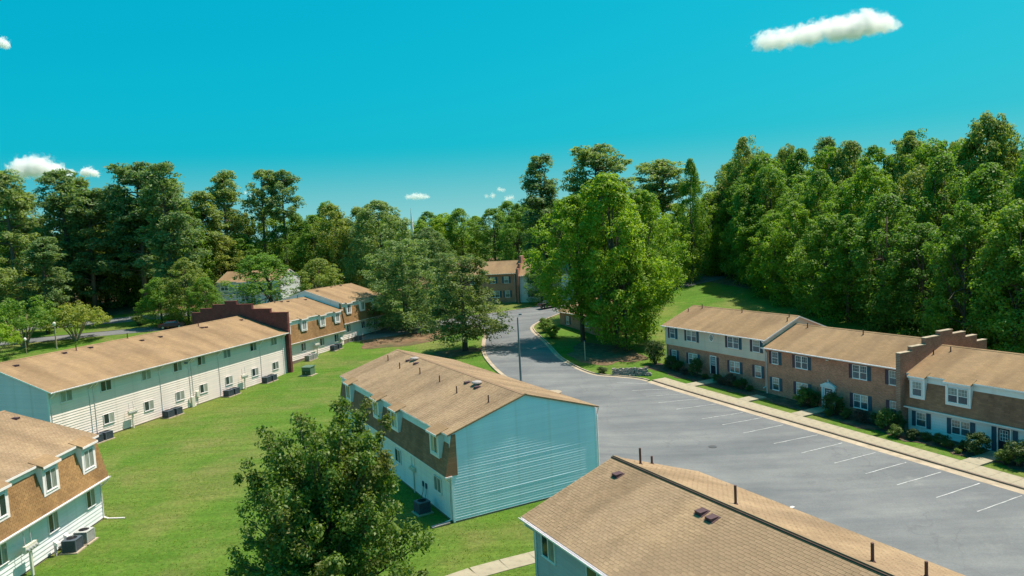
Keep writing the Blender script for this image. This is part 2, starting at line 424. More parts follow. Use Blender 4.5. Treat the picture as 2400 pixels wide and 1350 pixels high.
# ------------------------------------------------------------------ mesh helpers
class MB:
    def __init__(self):
        self.v, self.f = [], []
    def add(self, pts, faces):
        n = len(self.v)
        self.v.extend(tuple(p) for p in pts)
        self.f.extend(tuple(i + n for i in f) for f in faces)
        return self
    def quad(self, a, b, c, d):
        return self.add((a, b, c, d), ((0, 1, 2, 3),))
    def box(self, x0, x1, y0, y1, z0, z1):
        p = [(x0, y0, z0), (x1, y0, z0), (x1, y1, z0), (x0, y1, z0), (x0, y0, z1), (x1, y0, z1), (x1, y1, z1), (x0, y1, z1)]
        return self.add(p, ((0, 3, 2, 1), (4, 5, 6, 7), (0, 1, 5, 4), (1, 2, 6, 5), (2, 3, 7, 6), (3, 0, 4, 7)))
    def prism(self, prof, x0, x1):
        """profile of (y, z) extruded along x; profile counter-clockwise seen from +x"""
        n = len(prof)
        p = [(x0, y, z) for y, z in prof] + [(x1, y, z) for y, z in prof]
        f = [tuple(range(n - 1, -1, -1)), tuple(range(n, 2 * n))]
        f += [(i, (i + 1) % n, n + (i + 1) % n, n + i) for i in range(n)]
        return self.add(p, f)
    def prism_y(self, prof, y0, y1):
        """profile of (x, z) extruded along y"""
        n = len(prof)
        p = [(x, y0, z) for x, z in prof] + [(x, y1, z) for x, z in prof]
        f = [tuple(range(n)), tuple(range(2 * n - 1, n - 1, -1))]
        f += [((i + 1) % n, i, n + i, n + (i + 1) % n) for i in range(n)]
        return self.add(p, f)
    def tube(self, pts, rad, n=8, cap=True):
        pts = [Vector(p) for p in pts]
        if not hasattr(rad, '__len__'):
            rad = [rad] * len(pts)
        vs, fs = [], []
        for i, p in enumerate(pts):
            d = (pts[min(i + 1, len(pts) - 1)] - pts[max(i - 1, 0)]).normalized()
            a = d.cross(Vector((0, 0, 1)))
            if a.length < 0.05:
                a = d.cross(Vector((0, 1, 0)))
            a.normalize()
            b = d.cross(a)
            for k in range(n):
                t = 2 * math.pi * k / n
                vs.append(p + (a * math.cos(t) + b * math.sin(t)) * rad[i])
        for i in range(len(pts) - 1):
            for k in range(n):
                fs.append((i * n + k, i * n + (k + 1) % n, (i + 1) * n + (k + 1) % n, (i + 1) * n + k))
        if cap:
            fs.append(tuple(range(n - 1, -1, -1)))
            m = (len(pts) - 1) * n
            fs.append(tuple(range(m, m + n)))
        return self.add(vs, fs)
    def mesh(self, name, mat, smooth=False):
        me = bpy.data.meshes.new(name)
        me.from_pydata([tuple(p) for p in self.v], [], self.f)
        if mat is not None:
            me.materials.append(MAT[mat] if isinstance(mat, str) else mat)
        if smooth:
            me.polygons.foreach_set('use_smooth', [True] * len(me.polygons))
        me.update()
        return me
    def build(self, name, mat, parent=None, smooth=False, loc=None):
        return put(name, self.mesh(name, mat, smooth), parent, loc)

def put(name, me, parent=None, loc=None, rot=None, scale=None):
    o = bpy.data.objects.new(name, me)
    COL.objects.link(o)
    if parent is not None:
        o.parent = parent
    if loc is not None:
        o.location = loc
    if rot is not None:
        o.rotation_euler = rot
    if scale is not None:
        o.scale = scale
    return o

def tag(o, label=None, cat=None, group=None, kind=None):
    if label: o['label'] = label
    if cat: o['category'] = cat
    if group: o['group'] = group
    if kind: o['kind'] = kind
    return o

def thing(name, label, cat, loc=(0, 0, 0), rotz=0.0, group=None, scale=None):
    o = put(name, None, None, loc, (0, 0, rotz), scale)
    o.empty_display_size = 0.3
    return tag(o, label, cat, group)

def copy_tree(root, loc, rotz=0.0, scale=None, label=None, group=None):
    r = root.copy()
    COL.objects.link(r)
    r.location, r.rotation_euler = loc, (0, 0, rotz)
    if scale is not None:
        r.scale = scale
    if label: r['label'] = label
    if group: r['group'] = group
    for ch in root.children:
        c = ch.copy()
        COL.objects.link(c)
        c.parent = r
        for g in ch.children:
            d = g.copy()
            COL.objects.link(d)
            d.parent = c
    return r

# ------------------------------------------------------------------ terrain
def _sp(v, k): return k * np.logaddexp(0, v / k)
def _ss(t):
    t = np.clip(t, 0, 1)
    return t * t * (3 - 2 * t)
def tz(x, y):
    s = -.408 * x + .913 * y
    u = .913 * x + .408 * y
    zr = -1.5 + .023 * (np.clip(s, 0, 75) - 28) + .075 * _sp(s - 74, 4) - .06 * _sp(s - 150, 10)
    zl = .07 * _sp(y - 98, 4) - .055 * _sp(y - 190, 10)
    w = _ss((u - (22 + .9 * np.maximum(0, y - 95))) / 14)
    z = zl * (1 - w) + zr * w + .1 * _sp(u - 70, 5) - .08 * _sp(u - 130, 10)
    return np.minimum(z, 16.0)
def gz(x, y): return float(tz(np.float64(x), np.float64(y)))

RO = np.array([15.3, 82.5]); RX = np.array([.455, -.8905]); RY = np.array([.8905, .455])
def rq(q, v):                                             # along / across the brick row
    p = RO + RX * q + RY * v
    return float(p[0]), float(p[1])
# ================================================================== the ground
def build_ground():
    xs = np.concatenate([[-4000, -2000, -1000, -600, -400, -300], np.arange(-240, 160.1, 2.0), [200, 300, 400, 600, 1000, 2000, 4000]])
    ys = np.concatenate([[-1000, -400, -150, -60], np.arange(-20, 290.1, 2.0), [320, 380, 500, 700, 1000, 2000, 5000]])
    gx, gy = np.meshgrid(xs, ys)
    zz = tz(gx, gy)
    n, m = len(xs), len(ys)
    verts = np.stack([gx, gy, zz], -1).reshape(-1, 3)
    i = np.arange(m - 1)[:, None] * n + np.arange(n - 1)[None, :]
    faces = np.stack([i, i + 1, i + n + 1, i + n], -1).reshape(-1, 4)
    me = bpy.data.meshes.new('ground')
    me.from_pydata(verts.tolist(), [], faces.tolist())
    me.materials.append(MAT['lawn'])
    me.polygons.foreach_set('use_smooth', [True] * len(me.polygons))
    tag(put('ground', me), kind='structure')
build_ground()

def resample(pts, n):
    p = np.array(pts, float)
    d = np.concatenate([[0], np.cumsum(np.hypot(*np.diff(p, axis=0).T))])
    t = np.linspace(0, d[-1], n)
    return np.stack([np.interp(t, d, p[:, 0]), np.interp(t, d, p[:, 1])], -1)

def smooth_line(pts, n, it=2):
    p = np.array(pts, float)
    for _ in range(it):                                   # corner cutting
        q = 0.75 * p[:-1] + 0.25 * p[1:]
        r = 0.25 * p[:-1] + 0.75 * p[1:]
        p = np.concatenate([p[:1], np.stack([q, r], 1).reshape(-1, 2), p[-1:]])
    return resample(p, n)

def offset(line, d):
    """shift a polyline sideways; positive = to the right of its direction"""
    t = np.gradient(line, axis=0)
    t /= np.hypot(t[:, 0], t[:, 1])[:, None]
    return line + np.stack([t[:, 1], -t[:, 0]], -1) * d

def sheet(name, left, right, across, dz, mat, parent=None):
    mb = MB()
    n = len(left)
    for i in range(n):
        for k in range(across + 1):
            p = left[i] + (right[i] - left[i]) * k / across
            mb.v.append((p[0], p[1], gz(p[0], p[1]) + dz))
    w = across + 1
    for i in range(n - 1):
        for k in range(across):
            mb.f.append((i * w + k, i * w + k + 1, (i + 1) * w + k + 1, (i + 1) * w + k))
    return mb.build(name, mat, parent, True)

def kerb(name, line, d0, d1, h, mat, parent=None, base=-0.05):
    mb = MB()
    a, b = offset(line, d0), offset(line, d1)
    n = len(line)
    for i in range(n):
        za, zb = gz(*a[i]), gz(*b[i])
        mb.v += [(a[i][0], a[i][1], za + base), (a[i][0], a[i][1], za + h), (b[i][0], b[i][1], za + h), (b[i][0], b[i][1], zb + base)]
    for i in range(n - 1):
        for k in range(3):
            mb.f.append((i * 4 + k, i * 4 + k + 1, (i + 1) * 4 + k + 1, (i + 1) * 4 + k))
    return mb.build(name, mat, parent)

# ---- car park and the road that leaves it (one sheet between two edges)
edge_r = [rq(80, 0), rq(40, 0), rq(20, 0), rq(2, 0), (14.65, 84.3), (13.5, 85.3), (11.7, 86.2), (9.4, 87.0), (7.8, 89.8), (6.6, 93.0), (5.3, 97.6), (4.5, 104.0), (3.6, 109.0), (2.6, 115.0), (2.5, 119.5), (4.2, 124.0), (6.8, 128.0), (10.5, 134.0)]
edge_l = [rq(80, -21), rq(40, -21), rq(20, -21), rq(8, -21), rq(3, -18.5), rq(-1, -15), (0.3, 84.9), (-0.9, 87.2), (-2.75, 93.3), (-4.1, 100.1), (-4.5, 110.8), (-4.1, 118.0), (-5.0, 121.5), (-7.5, 125.0), (-10.0, 129.5)]
NR = 150
er, el = smooth_line(edge_r, NR), smooth_line(edge_l, NR)
# pair the two edges station by station along the road
lot = sheet('road', el, er, 16, 0.03, 'asphalt')
tag(lot, kind='structure')
# the cross road beyond
b_dir, a_dir = np.array([.913, .408]), np.array([.408, -.913])
def su(s, u): return b_dir * u - a_dir * s
cross_near = np.array([su(117.2, u) for u in np.linspace(18, 100, 40)])
cross_far = np.array([su(124.6, u) for u in np.linspace(18, 100, 40)])
tag(sheet('cross_road', cross_far, cross_near, 6, 0.045, 'asphalt'), kind='structure')
kerb_mb = kerb('kerb', cross_far[::-1], 0.0, 0.35, 0.12, 'gutter_concrete'); tag(kerb_mb, kind='structure')
# roads beyond the long cream building
roadA = smooth_line([(-140, 121), (-110, 127.5), (-92, 131.5), (-76, 135.5), (-60, 139.5), (-50, 142.5), (-38, 147)], 50)
tag(sheet('road', offset(roadA, -2.3), offset(roadA, 2.3), 4, 0.03, 'asphalt'), kind='structure')
tag(kerb('kerb', roadA, -2.45, -2.3, 0.1, 'kerb_concrete'), kind='structure')
roadB = smooth_line([(-98, 147), (-88, 147.5), (-76, 150.5), (-64, 154.5), (-56, 156), (-46, 158)], 40)
tag(sheet('road', offset(roadB, -3.0), offset(roadB, 3.0), 4, 0.03, 'asphalt'), kind='structure')
tag(kerb('kerb', roadB, -3.3, -3.0, 0.12, 'gutter_concrete'), kind='structure')

# ---- gutter pans and kerbs
lot_e = np.array([rq(q, 0) for q in np.linspace(-1.2, 80, 80)])
def kerbside(line, sgn, w, mat_g='gutter_concrete', kw=0.16):
    a, b = offset(line, 0.0), offset(line, sgn * w)
    l, r = (a, b) if sgn > 0 else (b, a)
    tag(sheet('gutter', l, r, 1, 0.036, mat_g), kind='structure')
    d0, d1 = sorted((sgn * w, sgn * (w + kw)))
    return tag(kerb('kerb', line, d0, d1, 0.15, 'kerb_concrete' if w > .6 else 'gutter_concrete'), kind='structure')
i_r = int(np.argmin(np.hypot(er[:, 0] - rq(-1.2, 0)[0], er[:, 1] - rq(-1.2, 0)[1])))
i_l = int(np.argmin(np.hypot(el[:, 0] - rq(2, -18)[0], el[:, 1] - rq(2, -18)[1])))
kerbside(lot_e, -1, 0.85)
kerbside(er[i_r:-5], 1, 0.45)
kerbside(el[i_l:-5], -1, 0.4)

# ---- painted stall lines (children of the road they lie on)
def paint_line(p0, p1, w=0.08, dz=0.042):
    p0, p1 = np.array(p0), np.array(p1)
    n = 5
    line = np.array([p0 + (p1 - p0) * k / n for k in range(n + 1)])
    jit = np.random.default_rng(int(abs(p0[0] * 100))).normal(0, 0.012, (n + 1, 2))
    return sheet('parking_line', offset(line, -w / 2) + jit, offset(line, w / 2) + jit, 1, dz, 'paint', lot)
stalls = [(71.7, 44.6, 69.1, 47.6), (67.9, 44.1, 66.3, 47.7), (65.1, 44.0, 63.7, 47.8), (62.3, 43.6, 61.2, 47.9), (59.3, 43.6, 58.7, 48.0),
          (55.3, 43.5, 54.9, 48.1), (52.8, 43.8, 52.6, 48.3), (49.9, 43.7, 49.9, 48.3), (46.4, 43.8, 46.2, 48.5), (43.5, 43.9, 43.6, 48.5),
          (40.5, 44.2, 40.6, 48.7), (37.8, 44.3, 37.9, 48.7), (35.2, 44.3, 35.3, 49.0), (32.4, 44.5, 32.6, 49.2), (29.7, 44.6, 29.9, 49.4),
          (26.9, 44.7, 27.1, 49.5), (24.2, 44.8, 24.4, 49.6)]
for s0, u0, s1, u1 in stalls:
    paint_line(su(s0, u0), su(s1, u1))

# ---- pavement: single concrete slabs with open joints
sidewalk = put('sidewalk', None)
tag(sidewalk, kind='structure')
def slab_mesh(l, w, h=0.16):
    mb = MB()
    e = 0.012
    mb.add([(0, 0, -h), (l, 0, -h), (l, w, -h), (0, w, -h), (0, 0, -e), (l, 0, -e), (l, w, -e), (0, w, -e), (e, e, 0), (l - e, e, 0), (l - e, w - e, 0), (e, w - e, 0)],
           ((0, 3, 2, 1), (0, 1, 5, 4), (1, 2, 6, 5), (2, 3, 7, 6), (3, 0, 4, 7), (4, 5, 9, 8), (5, 6, 10, 9), (6, 7, 11, 10), (7, 4, 8, 11), (8, 9, 10, 11)))
    return mb.mesh('paving_slab', 'concrete')
def lay_slab(me, p0, ang, l, w, dz, parent):
    """slab with corner p0, length l along ang, tilted to the slope"""
    c, s = math.cos(ang), math.sin(ang)
    z0 = gz(*p0); zl = gz(p0[0] + c * l, p0[1] + s * l); zw = gz(p0[0] - s * w, p0[1] + c * w)
    ex = Vector((c * l, s * l, zl - z0)).normalized()
    ey = Vector((-s * w, c * w, zw - z0)); ey = (ey - ex * ey.dot(ex)).normalized()
    ez = ex.cross(ey)
    o = put('paving_slab', me, parent)
    o.matrix_local = Matrix(((ex.x, ey.x, ez.x, p0[0]), (ex.y, ey.y, ez.y, p0[1]), (ex.z, ey.z, ez.z, z0 + dz), (0, 0, 0, 1)))
    return o
ang_r = math.atan2(RX[1], RX[0])
WALK_V0, WALK_W = 1.02, 1.75
me = slab_mesh(1.485, WALK_W)
for k in range(36):
    lay_slab(me, rq(-1.2 + 1.5 * k, WALK_V0), ang_r, 1.485, WALK_W, 0.15, sidewalk)
# short walks to the doors
me2 = slab_mesh(1.36, 1.28)
for q0, v1 in ((2.4, 6.9), (10.4, 5.4), (17.2, 6.9), (33.3, 6.9)):
    for k in range(int((v1 - 2.8) / 1.3 + 0.5)):
        lay_slab(me2, rq(q0, 2.8 + 1.3 * k), ang_r, 1.36, 1.28, 0.15, sidewalk)
# path in the foreground lawn by the dark-roofed house
footpath = put('footpath', None)
tag(footpath, kind='structure')
pp = smooth_line([(-5.6, 35.6), (-4.0, 36.9), (-2.4, 37.9), (0.2, 39.0), (3.5, 40.6)], 7)
for k in range(6):
    d = pp[k + 1] - pp[k]
    l = float(np.hypot(*d)); a = math.atan2(d[1], d[0])
    m3 = slab_mesh(l - 0.012, 1.35)
    lay_slab(m3, (pp[k][0] + math.sin(a) * .67, pp[k][1] - math.cos(a) * .67), a, l, 1.35, 0.04, footpath)

# ---- planting beds along the brick row and bare ground under the trees
bed_f = np.array([rq(q, 4.3 + 0.35 * math.sin(q * 1.3) + 0.2 * math.sin(q * 3.1) + (0.6 if 8 < q < 14 else 0)) for q in np.linspace(-7.5, 50, 90)])
bed_b = np.array([rq(q, 7.1) for q in np.linspace(-7.5, 50, 90)])
tag(sheet('planting_bed', bed_b, bed_f, 4, 0.03, 'mulch'), kind='structure')
def blob(name, cx_, cy_, rx, ry, rot, mat, dz=0.02, seed=0):
    rg = np.random.default_rng(seed)
    mb = MB(); n = 40; rings = 6
    ph = rg.uniform(0, 6.28, 4)
    mb.v.append((cx_, cy_, gz(cx_, cy_) + dz))
    for r in range(1, rings + 1):
        for k in range(n):
            t = 2 * math.pi * k / n
            rad = (1 + .12 * math.sin(3 * t + ph[0]) + .08 * math.sin(5 * t + ph[1]) + .05 * math.sin(9 * t + ph[2])) * r / rings
            lx, ly = math.cos(t) * rx * rad, math.sin(t) * ry * rad
            x, y = cx_ + lx * math.cos(rot) - ly * math.sin(rot), cy_ + lx * math.sin(rot) + ly * math.cos(rot)
            mb.v.append((x, y, gz(x, y) + dz))
    for k in range(n):
        mb.f.append((0, 1 + k, 1 + (k + 1) % n))
    for r in range(rings - 1):
        for k in range(n):
            a, b_ = 1 + r * n + k, 1 + r * n + (k + 1) % n
            mb.f.append((a, a + n, b_ + n, b_))
    return tag(mb.build(name, mat, None, True), kind='structure')
blob('bare_ground', 11.8, 98.5, 4.6, 6.2, 0.3, 'litter_floor', 0.025, 1)
blob('bare_ground', -17.5, 118.5, 8.5, 6.5, 0.4, 'litter_floor', 0.025, 2)
blob('bare_ground', -8.2, 104.3, 3.6, 3.0, 0.0, 'litter_floor', 0.02, 3)
# forest floor on the left, and the floor of the wood on the slope at the right
def strip_floor(name, pts_f, depth, mat, side):
    line = smooth_line(pts_f, 40)
    tag(sheet(name, *( (offset(line, 0), offset(line, depth)) if side > 0 else (offset(line, -depth), offset(line, 0)) ), 12, 0.03, mat), kind='structure')
strip_floor('forest_floor', [(-150, 150), (-110, 153), (-90, 155), (-74, 160), (-55, 166), (-30, 170), (0, 172)], 60, 'litter_floor', -1)
strip_floor('forest_floor', [su(128, 95), su(110, 95), su(95, 95), su(70, 92), su(40, 84), su(10, 80)], 60, 'litter_floor', -1)
# ================================================================== building kit
# every building is laid out in its own frame: x along the facade, y into the house, z up; the facade looks to -y
rnd = random.Random(5)
_cache = {}
def cached(key, fn):
    if key not in _cache:
        _cache[key] = fn()
    return _cache[key]

PITCH_B = 0.165
def board_mesh(x0, x1, cut=None, mat='siding_white', proud=0.016, warp=None, seed=0, pitch=PITCH_B):
    """one lap board from x0 to x1 at y=0 rising PITCH_B; cut=(dl, dr) shortens the top edge for a gable"""
    dl, dr = cut or (0, 0)
    n = 1 if warp is None else 40
    rg = np.random.default_rng(seed)
    mb = MB()
    h = pitch + 0.008
    ph = rg.uniform(0, 6.28, 5)
    for i in range(n + 1):
        t = i / n
        xb = x0 + (x1 - x0) * t
        xt = (x0 + dl) + (x1 - dr - x0 - dl) * t
        fl = 0.0
        if warp is not None:
            a = warp[0] * min(1.0, max(0.0, .75 + .8 * math.sin((xb - warp[1]) * 2 * math.pi / warp[2]) + .22 * math.sin(xb * 1.7 + ph[0])))
            fl = min(0.035, a)
        mb.v += [(xb, 0.01, 0), (xb, -proud - fl, 0), (xb + (xt - xb) * .18, -proud * .85, h * .18), (xt, -0.003, h), (xt, 0.01, h)]
    for i in range(n):
        for k in range(4):
            a = i * 5 + k
            mb.f.append((a, a + 5, a + 6, a + 1))
    mb.f.append((0, 1, 2, 3, 4))
    mb.f.append(tuple(n * 5 + k for k in (4, 3, 2, 1, 0)))
    return mb.mesh('siding_board', mat)

def clad(wall, x0, x1, z0, z1, mat, y=0.0, pitch=0.24, proud=0.042):
    """lap boards on a rectangular wall, one object each"""
    n = int(round((z1 - z0) / pitch))
    pitch = (z1 - z0) / n
    me = board_mesh(x0, x1, None, mat, proud, None, 0, pitch)
    for k in range(n):
        put('siding_board', me, wall, (0, y - 0.004, z0 + k * pitch))

def clad_gable(wall, D, z0, eave, ridge, mat, at_x, facing, warp=False, zmin_vis=None, y_lo=0.0, yr=None):
    """boards on a gable end; facing -1: looks to -x (at x=at_x), +1: looks to +x.  Boards are made along y then turned"""
    yr = D / 2 if yr is None else yr
    k = 0
    z = z0
    def span(zz):
        if zz <= eave: return y_lo, D - y_lo
        t = (zz - eave) / (ridge - eave)
        return y_lo + t * (yr - y_lo), D - y_lo - t * (D - y_lo - yr)
    while z < ridge - 0.1:
        a0, a1 = span(z)
        b0, b1 = span(min(z + PITCH_B, ridge - .01))
        if zmin_vis is None or z > zmin_vis:
            wp = None
            if warp:
                band = math.exp(-((z - 3.0) / 0.5) ** 2) + 0.9 * math.exp(-((z - 1.15) / 0.45) ** 2) + .4 * math.exp(-((z - 4.1) / 0.5) ** 2) + .3 * math.exp(-((z - .3) / 0.3) ** 2)
                wp = (0.012 * min(1.0, band) * rnd.choice((0, 0, .3, .6, 1.0)), rnd.uniform(-2, 6), rnd.uniform(11, 20))
            if facing > 0:      # looks to +x : board local x -> +y, outward -y -> +x
                me = board_mesh(a0, a1, (b0 - a0, a1 - b1), mat, 0.026 if warp else 0.03, wp, k)
                put('siding_board', me, wall, (at_x + 0.004, 0, z), (0, 0, R(90)))
            else:               # board local x -> -y
                me = board_mesh(-a1, -a0, (a1 - b1, b0 - a0), mat, 0.014, wp, k)
                put('siding_board', me, wall, (at_x - 0.004, 0, z), (0, 0, R(-90)))
        z += PITCH_B
        k += 1

# ---- windows: the part is the frame, its panes are sub-parts
def slider_frame(w, h):
    mb = MB(); b = 0.045
    mb.box(0, w, -0.05, 0.02, 0, b); mb.box(0, w, -0.05, 0.02, h - b, h)
    mb.box(0, b, -0.05, 0.02, b, h - b); mb.box(w - b, w, -0.05, 0.02, b, h - b)
    mb.box(w / 2 - .03, w / 2 + .03, -0.045, 0.02, b, h - b)
    mb.box(-0.03, w + 0.03, -0.07, 0.015, -0.03, -0.001)
    return mb.mesh('window', 'white')
def pane_mesh(w, h, mat):
    return MB().box(0, w, -0.012, 0.004, 0, h).mesh('pane', mat)
def hung_frame(w, h, lights, low=False):
    mb = MB(); b = 0.05
    mb.box(0, w, -0.06, 0.02, 0, b); mb.box(0, w, -0.06, 0.02, h - b, h)
    mb.box(0, b, -0.06, 0.02, b, h - b); mb.box(w - b, w, -0.06, 0.02, b, h - b)
    mb.box(b, w - b, -0.05, 0.02, h / 2 - .022, h / 2 + .022)
    mb.box(-0.03, w + 0.03, -0.09, 0.015, -0.035, -0.001)
    nx, nz = lights
    for half in ((1,) if not low else (0, 1)):
        z0 = h / 2 + .03 if half else b
        z1 = h - b if half else h / 2 - .03
        for i in range(1, nx):
            x = b + (w - 2 * b) * i / nx
            mb.box(x - .007, x + .007, -0.035, 0.0, z0, z1)
        for j in range(1, nz):
            z = z0 + (z1 - z0) * j / nz
            mb.box(b, w - b, -0.033, 0.0, z - .007, z + .007)
    return mb.mesh('window', 'white')
def slider(parent, x, z, w=1.25, h=1.0, y=0.0, mats=None, name='window'):
    me = cached(('sl', w, h), lambda: slider_frame(w, h))
    o = put(name, me, parent, (x, y, z))
    mats = mats or [rnd.choice(['pane', 'pane', 'pane_curtain']), rnd.choice(['pane', 'pane_curtain', 'pane_curtain'])]
    for k in range(2):
        pm = cached(('pn', w, h, mats[k]), lambda: pane_mesh((w - .17) / 2, h - .11, mats[k]))
        put('pane', pm, o, (0.055 + k * ((w - .17) / 2 + .06), -0.012 - .012 * k, 0.055))
    return o
def hung(parent, x, z, w=0.9, h=1.25, y=0.0, lights=(3, 2), n=1, mats=('pane_blue', 'pane_blue'), low=False):
    """n double-hung sashes side by side"""
    ww = w / n
    o = None
    for k in range(n):
        me = cached(('hg', round(ww, 3), h, lights, low), lambda: hung_frame(ww, h, lights, low))
        o = put('window', me, parent, (x + k * ww, y, z))
        for j in range(2):
            pm = cached(('hp', round(ww, 3), h, mats[j]), lambda: pane_mesh(ww - .12, h / 2 - .09, mats[j]))
            put('pane', pm, o, (0.06, -0.012, 0.06 if j == 0 else h / 2 + .03))
    return o
def shutter_mesh(w, h, mat):
    mb = MB(); b = .05
    mb.box(0, w, -0.02, 0.005, 0, h)
    mb.box(0, b, -0.04, -.02, 0, h); mb.box(w - b, w, -0.04, -.02, 0, h)
    for z in (0, h / 2 - b / 2, h - b):
        mb.box(b, w - b, -0.038, -.02, z, z + b)
    for i in range(int(h / .09)):
        z = .06 + i * .09
        if abs(z - h / 2) > .06 and z < h - .1:
            mb.add([(b, -.02, z), (w - b, -.02, z), (w - b, -.033, z + .02), (b, -.033, z + .02), (b, -.02, z + .06), (w - b, -.02, z + .06)], ((0, 1, 2, 3), (3, 2, 5, 4)))
    return mb.mesh('shutter', mat)
def shutters(parent, x0, x1, z, h, mats=('shutter_plum', 'shutter_teal'), w=0.36, y=0.0, right=True, left=True):
    if left:
        put('shutter', cached(('sh', w, h, mats[0]), lambda: shutter_mesh(w, h, mats[0])), parent, (x0 - w - .02, y, z))
    if right:
        put('shutter', cached(('sh', w, h, mats[1]), lambda: shutter_mesh(w, h, mats[1])), parent, (x1 + .02, y, z))

def gutter(parent, x0, x1, y, z, name='gutter'):
    mb = MB()
    mb.add([(x0, y, z), (x0, y - .1, z + .0), (x0, y - .12, z + .09), (x0, y - .1, z + .09), (x0, y - .085, z + .02), (x0, y, z + .02),
            (x1, y, z), (x1, y - .1, z + .0), (x1, y - .12, z + .09), (x1, y - .1, z + .09), (x1, y - .085, z + .02), (x1, y, z + .02)],
           ((0, 1, 7, 6), (1, 2, 8, 7), (2, 3, 9, 8), (3, 4, 10, 9), (4, 5, 11, 10), (0, 5, 4, 3, 2, 1), (6, 7, 8, 9, 10, 11)))
    return mb.build(name, 'white', parent)
def downspout(parent, x, ztop, yover, zbot=0.05, y=-0.06, foot=0.35):
    mb = MB()
    pts = [(x, yover, ztop), (x, yover, ztop - .08), (x, y, ztop - .08 - abs(yover - y) * .8 - .03), (x, y, zbot + .12), (x, y - foot, zbot)]
    mb.tube(pts, 0.052, 6)
    return mb.build('downspout', 'white', parent)

def roof_vent(parent, x, y, z, slope, side=1):
    """slant-back box vent sitting on a slope that rises towards +y (side=1)"""
    def mk():
        mb = MB()
        mb.add([(-.2, -.18, -.03), (.2, -.18, -.03), (.2, .22, -.03), (-.2, .22, -.03), (-.2, -.18, .17), (.2, -.18, .17), (.2, .22, .05), (-.2, .22, .05)],
               ((0, 3, 2, 1), (4, 5, 6, 7), (0, 1, 5, 4), (1, 2, 6, 5), (2, 3, 7, 6), (3, 0, 4, 7)))
        mb.box(-.27, .27, -.22, .3, -.01, .012)
        return mb.mesh('roof_vent', 'vent')
    return put('roof_vent', cached('rv', mk), parent, (x, y, z + .02), (slope * side, 0, 0 if side > 0 else math.pi), (.85, .85, .85))
def vent_dome(parent, x, y, z, slope):
    def mk():
        mb = MB()
        mb.tube([(0, 0, -.02), (0, 0, .12)], [.17, .15], 10)
        mb.tube([(0, 0, .12), (0, 0, .15), (0, 0, .23), (0, 0, .28)], [.34, .38, .34, .16], 14)
        return mb.mesh('turbine_vent', 'vent_light')
    return put('roof_vent', cached('vd', mk), parent, (x, y, z), None)
def vent_pipe(parent, x, y, z, h=0.55, r=0.05):
    def mk():
        mb = MB()
        mb.tube([(0, 0, -.12), (0, 0, h)], [r, r], 8)
        mb.tube([(0, 0, -.12), (0, 0, .06)], [r * 3.2, r * 1.2], 10)
        return mb.mesh('vent_pipe', 'pipe')
    return put('vent_pipe', cached(('vp', h, r), mk), parent, (x, y, z))

# ---- shingle tabs as geometry
def to_cam(p):
    d = p - Vector((0, 0, CAM_H))
    return d.dot(cx) / -d.dot(cz), d.dot(cy) / -d.dot(cz), -d.dot(cz)
def tabs(parent, o, ex, ey, wid, hgt, mat, tw=0.305, th=0.145, single=0, root=None, seed=1, skip=None, shape=None):
    """tab shingles on the plane o + x*ex + y*ey (local frame of parent); single = how many of the nearest in view become objects of their own"""
    o, ex, ey = Vector(o), Vector(ex).normalized(), Vector(ey).normalized()
    nz = ex.cross(ey).normalized()
    rg = random.Random(seed)
    rows = int(hgt / th)
    cells = []
    for j in range(rows):
        off = (j % 2) * tw / 2 + rg.uniform(-.015, .015)
        i = 0
        while True:
            a = i * tw - off
            b = a + tw
            i += 1
            if a >= wid: break
            a, b = max(a, 0), min(b, wid)
            if b - a < .04: continue
            if skip and skip((a + b) / 2, j * th): continue
            cells.append((a + .006, b - .006, j * th))
    chosen = set()
    if single:
        mw = root.matrix_world if root else Matrix()
        cand = []
        for k, (a, b, y) in enumerate(cells):
            p = mw @ (o + ex * (a + b) / 2 + ey * y)
            sx_, sy_, d = to_cam(p)
            if d > 0 and abs(sx_) < 0.69 and abs(sy_) < 0.388 and b - a > tw - .05:
                cand.append((d, k))
        cand.sort()
        chosen = {k for d, k in cand[:single]}
    mb = MB()
    t_lo, t_hi = 0.0105, 0.004
    def six(a, b, y, jl):
        pts = []
        for (x, yy, h) in ((a, y, 0), (b, y, 0), (b, y + th * 1.02, 0), (a, y + th * 1.02, 0), (a, y, t_lo + jl), (b, y, t_lo + jl), (b, y + th * 1.02, t_hi), (a, y + th * 1.02, t_hi)):
            pts.append(o + ex * x + ey * yy + nz * h)
        return pts
    FAC = ((4, 5, 6, 7), (0, 1, 5, 4), (1, 2, 6, 5), (3, 0, 4, 7))
    for k, (a, b, y) in enumerate(cells):
        jl = rg.uniform(-.003, .004)
        if k in chosen:
            continue
        mb.add(six(a, b, y, jl), FAC)
    so = mb.build('shingles', mat, parent)
    so['kind'] = 'stuff'
    if chosen:
        one = MB()
        w2 = tw - .012
        pts = [ex * x + ey * yy + nz * h for (x, yy, h) in ((0, 0, 0), (w2, 0, 0), (w2, th * 1.02, 0), (0, th * 1.02, 0), (0, 0, t_lo), (w2, 0, t_lo), (w2, th * 1.02, t_hi), (0, th * 1.02, t_hi))]
        one.add(pts, FAC)
        me = one.mesh('shingle', mat)
        for k in sorted(chosen):
            a, b, y = cells[k]
            put('shingle', me, parent, o + ex * a + ey * y)

